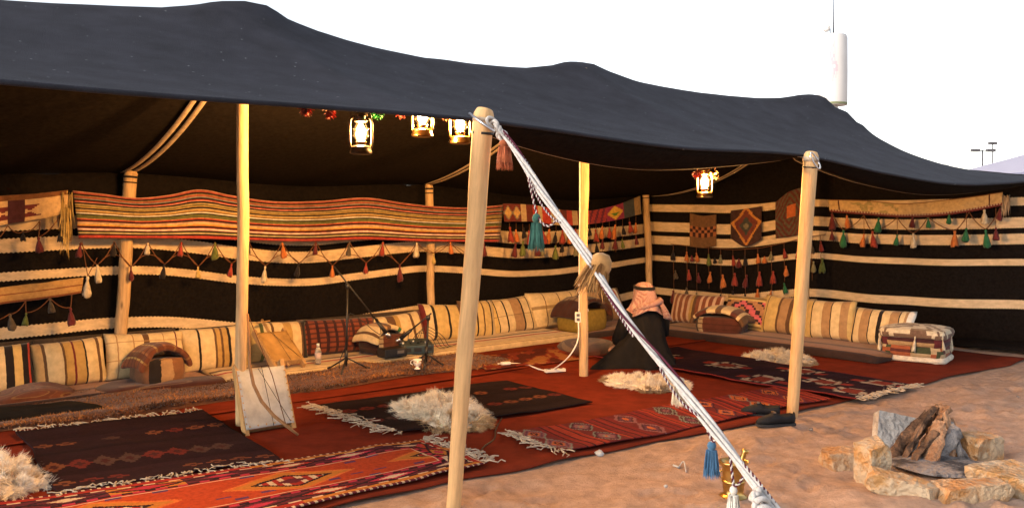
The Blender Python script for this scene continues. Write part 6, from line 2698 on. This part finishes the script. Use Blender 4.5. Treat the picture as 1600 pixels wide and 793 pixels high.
rock('flat pale stone lying apart on the left of the fire pit', G(1322, 728), (0.30, 0.20, 0.13), -0.1, 'stone_o', 1)
rock('upright yellow block stone at the left of the fire pit', G(1364, 752), (0.16, 0.15, 0.26), 0.3, 'stone_y', 12, (0.05, -0.05))
rock('long slanting yellow slab at the front left of the fire pit', G(1408, 773), (0.38, 0.13, 0.115), -0.5, 'stone_y', 23, (0.1, 0.16))
rock('long ochre slab at the front right of the fire pit', G(1520, 777), (0.42, 0.16, 0.115), 0.12, 'stone_o', 4)
rock('broad grey topped stone at the right picture edge', G(1580, 757), (0.34, 0.32, 0.15), 0.6, 'stone_y', 15)
rock('rough ochre stone at the back right of the fire pit', G(1528, 712), (0.27, 0.20, 0.19), 0.4, 'stone_o', 6)
rock('grey slab leaning at the back left of the fire pit', G(1400, 706), (0.32, 0.11, 0.28), 0.25, 'stone_g', 17, (-0.45, 0.3))
rock('low dark grey stone inside the right of the fire pit', G(1535, 740), (0.24, 0.2, 0.07), 0.2, 'stone_g', 8)


def log(label, a, b, r0, r1, mat, seed, flat=1.0, name='firewood_log'):
    a, b = np.array(a, float), np.array(b, float)
    r = np.random.default_rng(seed)
    n = 9
    d = (b - a) / np.linalg.norm(b - a)
    x = np.cross(d, (0.2, 0.9, 0.3))
    x /= np.linalg.norm(x)
    y = np.cross(d, x)
    path, rr = [], []
    for i in range(n):
        t = i / (n - 1)
        path.append(a + (b - a) * t + x * 0.018 * math.sin(t * 3.3 + seed) + y * 0.014 * math.sin(t * 4.1 + seed * 2))
        rr.append(1.10 * (r0 + (r1 - r0) * t) * (1 + 0.16 * float(vnoise(t * 5, seed, seed))))
    q = MB()
    q.tube(path, rr, 11, squash=flat)
    me = q.mesh(name)
    ph = r.uniform(0, 6)
    for vv in me.vertices:
        vv.co += Vector(tuple(0.006 * r.normal(size=3)))
    o = link(name, me, mat)
    edge_smooth(o, 42)
    return tag(o, label, 'log', 'firewood stacked in the fire pit')


fc_ = G(1468, 735)
heap('ash_bed', 'grey ash and charcoal bed inside the ring of stones', 'ash', [fc_ + np.array((0.27 * math.cos(a) * (1 + 0.12 * math.sin(3 * a)), 0.24 * math.sin(a), 0)) for a in np.linspace(0, 2 * math.pi, 18)[:-1]], 0.022, 'ashwood', 12)
log('thick dark log leaning up from the left of the fire', at(1392, 725, 5.40), at(1447, 645, 5.52), 0.040, 0.030, 'bark', 1)
log('brown branch behind the dark log, its tip the highest left', at(1410, 715, 5.55), at(1462, 632, 5.62), 0.026, 0.020, 'bark', 2)
log('split pale plank standing at the front of the fire', at(1436, 745, 5.12), at(1470, 660, 5.40), 0.040, 0.036, 'splitwood', 3, 0.45)
log('stout reddish log at the top of the fire pile', at(1466, 690, 5.60), at(1477, 636, 5.58), 0.030, 0.034, 'splitwood', 4)
log('charred knotty log in the middle of the fire pile', at(1450, 748, 5.22), at(1492, 676, 5.44), 0.055, 0.045, 'ashwood', 5)
log('grey weathered stick leaning from the right of the fire', at(1516, 738, 5.30), at(1487, 660, 5.46), 0.028, 0.018, 'ashwood', 6)
log('short brown stump lying low inside the fire pit', at(1395, 738, 5.28), at(1440, 715, 5.40), 0.034, 0.040, 'bark', 7)
log('thin crooked brown stick before the split plank', at(1422, 742, 5.14), at(1455, 672, 5.36), 0.018, 0.024, 'bark', 8)
log('thick grey log lying across the right of the fire pit', at(1452, 752, 5.20), at(1525, 738, 5.36), 0.030, 0.034, 'ashwood', 9)
log('orange brown log in shade at the back of the fire', at(1500, 725, 5.60), at(1482, 655, 5.58), 0.040, 0.034, 'splitwood', 10)


log('long thin brown stick leaning at the left of the fire pile', at(1400, 742, 5.18), at(1458, 640, 5.50), 0.020, 0.014, 'bark', 11)
log('long grey brown stick crossing the top of the fire pile', at(1428, 722, 5.34), at(1485, 634, 5.56), 0.020, 0.017, 'splitwood', 13)
log('straight pale stick leaning inside the right of the fire', at(1500, 742, 5.24), at(1472, 645, 5.48), 0.022, 0.016, 'splitwood', 14)

# ------------------------------------------------------------------ mortar, shoes, litter
mp = G(1146, 778)
mo = thing('brass_mortar', 'old brass coffee mortar with its pestle standing on the sand', 'mortar', None, (mp[0], mp[1], gz(mp[0], mp[1]) - 0.008))
q = MB()
q.lathe([(0.068, 0), (0.074, 0.006), (0.074, 0.016), (0.060, 0.024), (0.052, 0.034), (0.056, 0.06), (0.058, 0.10), (0.058, 0.150), (0.060, 0.170), (0.074, 0.186), (0.078, 0.194), (0.076, 0.200),
         (0.066, 0.198), (0.052, 0.184), (0.048, 0.15), (0.046, 0.06), (0.01, 0.045)], 26)
edge_smooth(q.build('cup', 'brass', mo), 55)
q = MB()
q.lathe([(0.059, 0.085), (0.062, 0.090), (0.062, 0.098), (0.059, 0.103)], 26)
q.build('ring', 'brass', mo)
q = MB()
q.tube([(0.0, 0, 0.06), (0.035, 0.01, 0.17), (0.062, 0.02, 0.235), (0.067, 0.022, 0.243), (0.072, 0.023, 0.255)], [0.016, 0.013, 0.014, 0.021, 0.018], 12)
pe = q.build('pestle', 'brass', mo)
for s in (-1, 1):
    q = MB()
    q.tube([(s * (0.056 + 0.02 * math.sin(a)), 0, 0.13 + 0.02 * math.cos(a)) for a in np.linspace(0.2, math.pi - 0.2, 8)], 0.005, 6)
    q.build('lug', 'brass', mo)


def shoe(label, pos, ang, flip=1):
    root = thing('shoe', label, 'shoe', 'pair of black shoes', tuple(pos))
    root.rotation_euler = (0, 0, ang)
    n = 15
    # x from heel (0) to toe (0.28)
    xs_ = np.linspace(0, 0.28, n)
    wd = np.interp(xs_, [0, 0.03, 0.10, 0.19, 0.25, 0.28], [0.026, 0.036, 0.036, 0.046, 0.036, 0.010])
    hh = np.interp(xs_, [0, 0.02, 0.08, 0.14, 0.20, 0.26, 0.28], [0.082, 0.088, 0.078, 0.088, 0.064, 0.044, 0.026])
    q = MB()
    vs, fs = [], []
    m = 14
    for i in range(n):
        for k in range(m):
            a = 2 * math.pi * k / m
            ca_, sa_ = math.cos(a), math.sin(a)
            z = 0.012 + (hh[i]) * (0.5 + 0.5 * math.copysign(abs(sa_) ** 0.7, sa_))
            open_ = sa_ > 0.75 and xs_[i] < 0.135 and 0.015 < xs_[i]
            if open_:
                z -= 0.045
            vs.append((xs_[i], ca_ * wd[i] * (1 - 0.25 * max(0, sa_)) + flip * 0.008 * math.sin(xs_[i] * 9), z))
    for i in range(n - 1):
        for k in range(m):
            fs.append((i * m + k, (i + 1) * m + k, (i + 1) * m + (k + 1) % m, i * m + (k + 1) % m))
    fs += [tuple(range(m)), tuple((n - 1) * m + k for k in range(m))[::-1]]
    q.add(vs, fs)
    o = q.build('upper', 'leather', root)
    q = MB()
    vs = []
    for z in (0.0, 0.016):
        for sgn in (1, -1):
            seq_ = range(n) if sgn > 0 else range(n - 1, -1, -1)
            for i in seq_:
                vs.append((xs_[i] * 1.02 - 0.003, sgn * (wd[i] + 0.004) + flip * 0.008 * math.sin(xs_[i] * 9), z))
    N2 = 2 * n
    q.add(vs, [tuple(range(N2))[::-1], tuple(N2 + k for k in range(N2))] + [(k, (k + 1) % N2, N2 + (k + 1) % N2, N2 + k) for k in range(N2)])
    q.build('sole', 'rubber', root, smooth=False)
    q = MB()
    q.box((0.155, flip * 0.008, 0.096), 0.018, 0.045, 0.006)
    q.build('buckle', 'steel', root, smooth=False)


sp = G(1214, 668)
shoe('nearer black slip-on shoe on the sand by the pole', (sp[0] + 0.13, sp[1] + 0.03, gz(sp[0], sp[1]) + 0.004), math.pi + 0.12, 1)
sp = G(1195, 656)
shoe('farther black slip-on shoe touching the carpet edge', (sp[0] + 0.13, sp[1] + 0.06, 0.012), math.pi - 0.25, -1)

for x, y, s, lab, mt in ((1267, 677, 0.016, 'small dark pebble on the sand right of the shoes', 'ashwood'), (936, 711, 0.030, 'crumpled pale paper scrap at the runner edge', 'skin_hide'), (1040, 768, 0.012, 'tiny white pebble on the sand left of the mortar', 'skin_hide'),
                         (1590, 620, 0.013, 'tiny pebble on the far right sand', 'ashwood')):
    p = G(x, y)
    bm = bmesh.new()
    bmesh.ops.create_icosphere(bm, subdivisions=2, radius=s)
    rr = random.Random(x)
    for vv in bm.verts:
        vv.co *= rr.uniform(0.75, 1.15)
        vv.co.z *= 0.7
    me = bpy.data.meshes.new('pebble')
    bm.to_mesh(me)
    bm.free()
    o = link('pebble' if mt == 'ashwood' or 'pebble' in lab else 'paper_scrap', me, mt, None, False)
    o.location = (p[0], p[1], max(gz(p[0], p[1]), 0.0 if y > 620 else -1) + s * 0.45)
    tag(o, lab, 'pebble' if 'pebble' in lab else 'litter')
tw = thing('bent_stem', 'bent dry white stem lying on the sand below the blue tassel', 'stem')
p = G(1060, 737)
cable(tw, [p + (0, 0, 0.025), G(1068, 733) + (0, 0, 0.05), G(1072, 742) + (0, 0, 0.02)], 0.004, 'skin_hide', 'stem')
cable(tw, [G(1052, 734) + (0, 0, 0.03), G(1058, 736) + (0, 0, 0.03), p + (0, 0, 0.03)], 0.007, 'skin_hide', 'stem')

# ------------------------------------------------------------------ background
D = 120.0
tc0 = at(1301, 110, D)
tw_ = thing('water_tower', 'tall pale cylindrical water tower with an antenna behind the tent', 'tower', None, (tc0[0], D, 0))
sc = D / F
zt, zb_ = EYE + (HOR - 57) * sc, EYE + (HOR - 165) * sc
rad = 22 * sc
q = MB()
q.lathe([(rad * 0.97, zb_), (rad * 0.98, zb_ + 0.35), (rad, zb_ + 0.5), (rad * 1.01, (zt + zb_) / 2), (rad, zt - 0.3), (rad * 0.94, zt), (rad * 0.9, zt + 0.12)], 40)
edge_smooth(q.build('tank', 'concrete', tw_), 40)
q = MB()
q.lathe([(rad * 0.985, zb_ + 0.03), (rad * 0.995, zb_ + 0.34)], 40)
q.build('base_ring', 'tower_base', tw_)
q = MB()
q.lathe([(1.0, 0), (0.8, 3), (0.7, zb_ + 0.05)], 24)
q.build('shaft', 'concrete', tw_)
q = MB()
q.tube([(0.1, 0, zt), (0.1, 0, zt + 60 * sc)], [0.12, 0.05], 8)
q.build('antenna', 'lamp_grey', tw_)
q = MB()
q.tube([(-0.35, 0, zt), (-0.35, 0, zt + 1.1)], 0.07, 6)
ms = q.build('dish_mast', 'lamp_grey', tw_)
q = MB()
q.tube([(-0.95, -0.3, zt + 1.05), (-0.75, -0.1, zt + 1.05), (-0.6, 0.0, zt + 1.05)], [0.55, 0.35, 0.05], 16)
q.build('dish', 'concrete', ms)
q = MB()
nn = 12
faded = []
for i in range(13):
    for j in range(nn + 1):
        a = math.radians(-128 + 42 * j / nn)
        wz = zt - 0.9 - 5.6 * i / 12
        faded.append(((rad * 1.012) * math.cos(a), (rad * 1.012) * math.sin(a), wz))
fcs_ = []
fss = []
for i in range(12):
    for j in range(nn):
        x, y = (j + 0.5) / nn * 2 - 1, (i + 0.5) / 12 * 2 - 1
        k = (x - 0.3 * math.sin(y * 4)) ** 2 * 2.2 + y * y
        if k < 0.9 and hsh(i, j) > 0.15:
            fss.append((i * (nn + 1) + j, i * (nn + 1) + j + 1, (i + 1) * (nn + 1) + j + 1, (i + 1) * (nn + 1) + j))
            fcs_.append((0.60, 0.50, 0.54) if k > 0.4 else (0.60, 0.45, 0.51))
q.add(faded, fss, fcols=fcs_)
q.build('faded_emblem', 'wool', tw_)

D2 = 70.0
for (x, y, dd, lab) in ((1535, 236, 70.0, 'nearer floodlight mast with two lamp heads on the skyline'), (1551, 226, 95.0, 'farther thin floodlight mast on the skyline')):
    s = dd / F
    p = at(x, y, dd)
    fl_ = thing('floodlight_mast', lab, 'floodlight', 'floodlight masts', (p[0], p[1], 0))
    q = MB()
    q.tube([(0, 0, 0), (0, 0, p[2] + 0.1)], [0.12, 0.06], 8)
    q.build('mast', 'lamp_grey', fl_)
    if dd < 80:
        q = MB()
        q.box((0, 0, p[2] + 0.05), 1.5, 0.08, 0.08)
        q.build('crossarm', 'lamp_grey', fl_, smooth=False)
        for sx in (-1, 1):
            q = MB()
            q.box((sx * 0.62, -0.1, p[2] + 0.05), 0.68, 0.3, 0.24)
            bevel(q.build('lamp_head', 'lamp_grey', fl_, smooth=False), 0.03)
    else:
        for sx in (-1, 1):
            q = MB()
            q.box((sx * 0.25, 0, p[2] + 0.15), 0.4, 0.3, 0.3)
            bevel(q.build('lamp_head', 'lamp_grey', fl_, smooth=False), 0.03)
Dm = 40.0
mq = thing('white_marquee', 'pale blue white peaked marquee beyond the right of the tent', 'marquee')
pk = at(1741, 193, Dm)
hw = 5.6
zE = EYE + (HOR - 273) / F * Dm
ap = np.array((pk[0], pk[1], pk[2]))
n = 12
P = np.zeros((4 * n + 1, 10, 3))
for i in range(4 * n + 1):
    e_ = (i / n) % 4
    f = e_ - int(e_)
    cs = [(-1, -1), (1, -1), (1, 1), (-1, 1), (-1, -1)]
    a, b = cs[int(e_)], cs[int(e_) + 1]
    x, y = a[0] + (b[0] - a[0]) * f, a[1] + (b[1] - a[1]) * f
    for j in range(10):
        k = j / 9
        h = (1 - k) ** 1.0 * (1 - 0.12 * math.sin(math.pi * k))
        P[i, j] = (ap[0] + x * hw * k, ap[1] + y * hw * k, zE + (ap[2] - zE) * h)
q = MB()
q.grid(P)
q.build('canopy', 'marquee', mq)
for cx, cy in ((-1, -1), (1, -1), (1, 1), (-1, 1)):
    q = MB()
    q.tube([(ap[0] + cx * hw, ap[1] + cy * hw, 0), (ap[0] + cx * hw, ap[1] + cy * hw, zE)], 0.06, 8)
    q.build('leg', 'steel', mq)
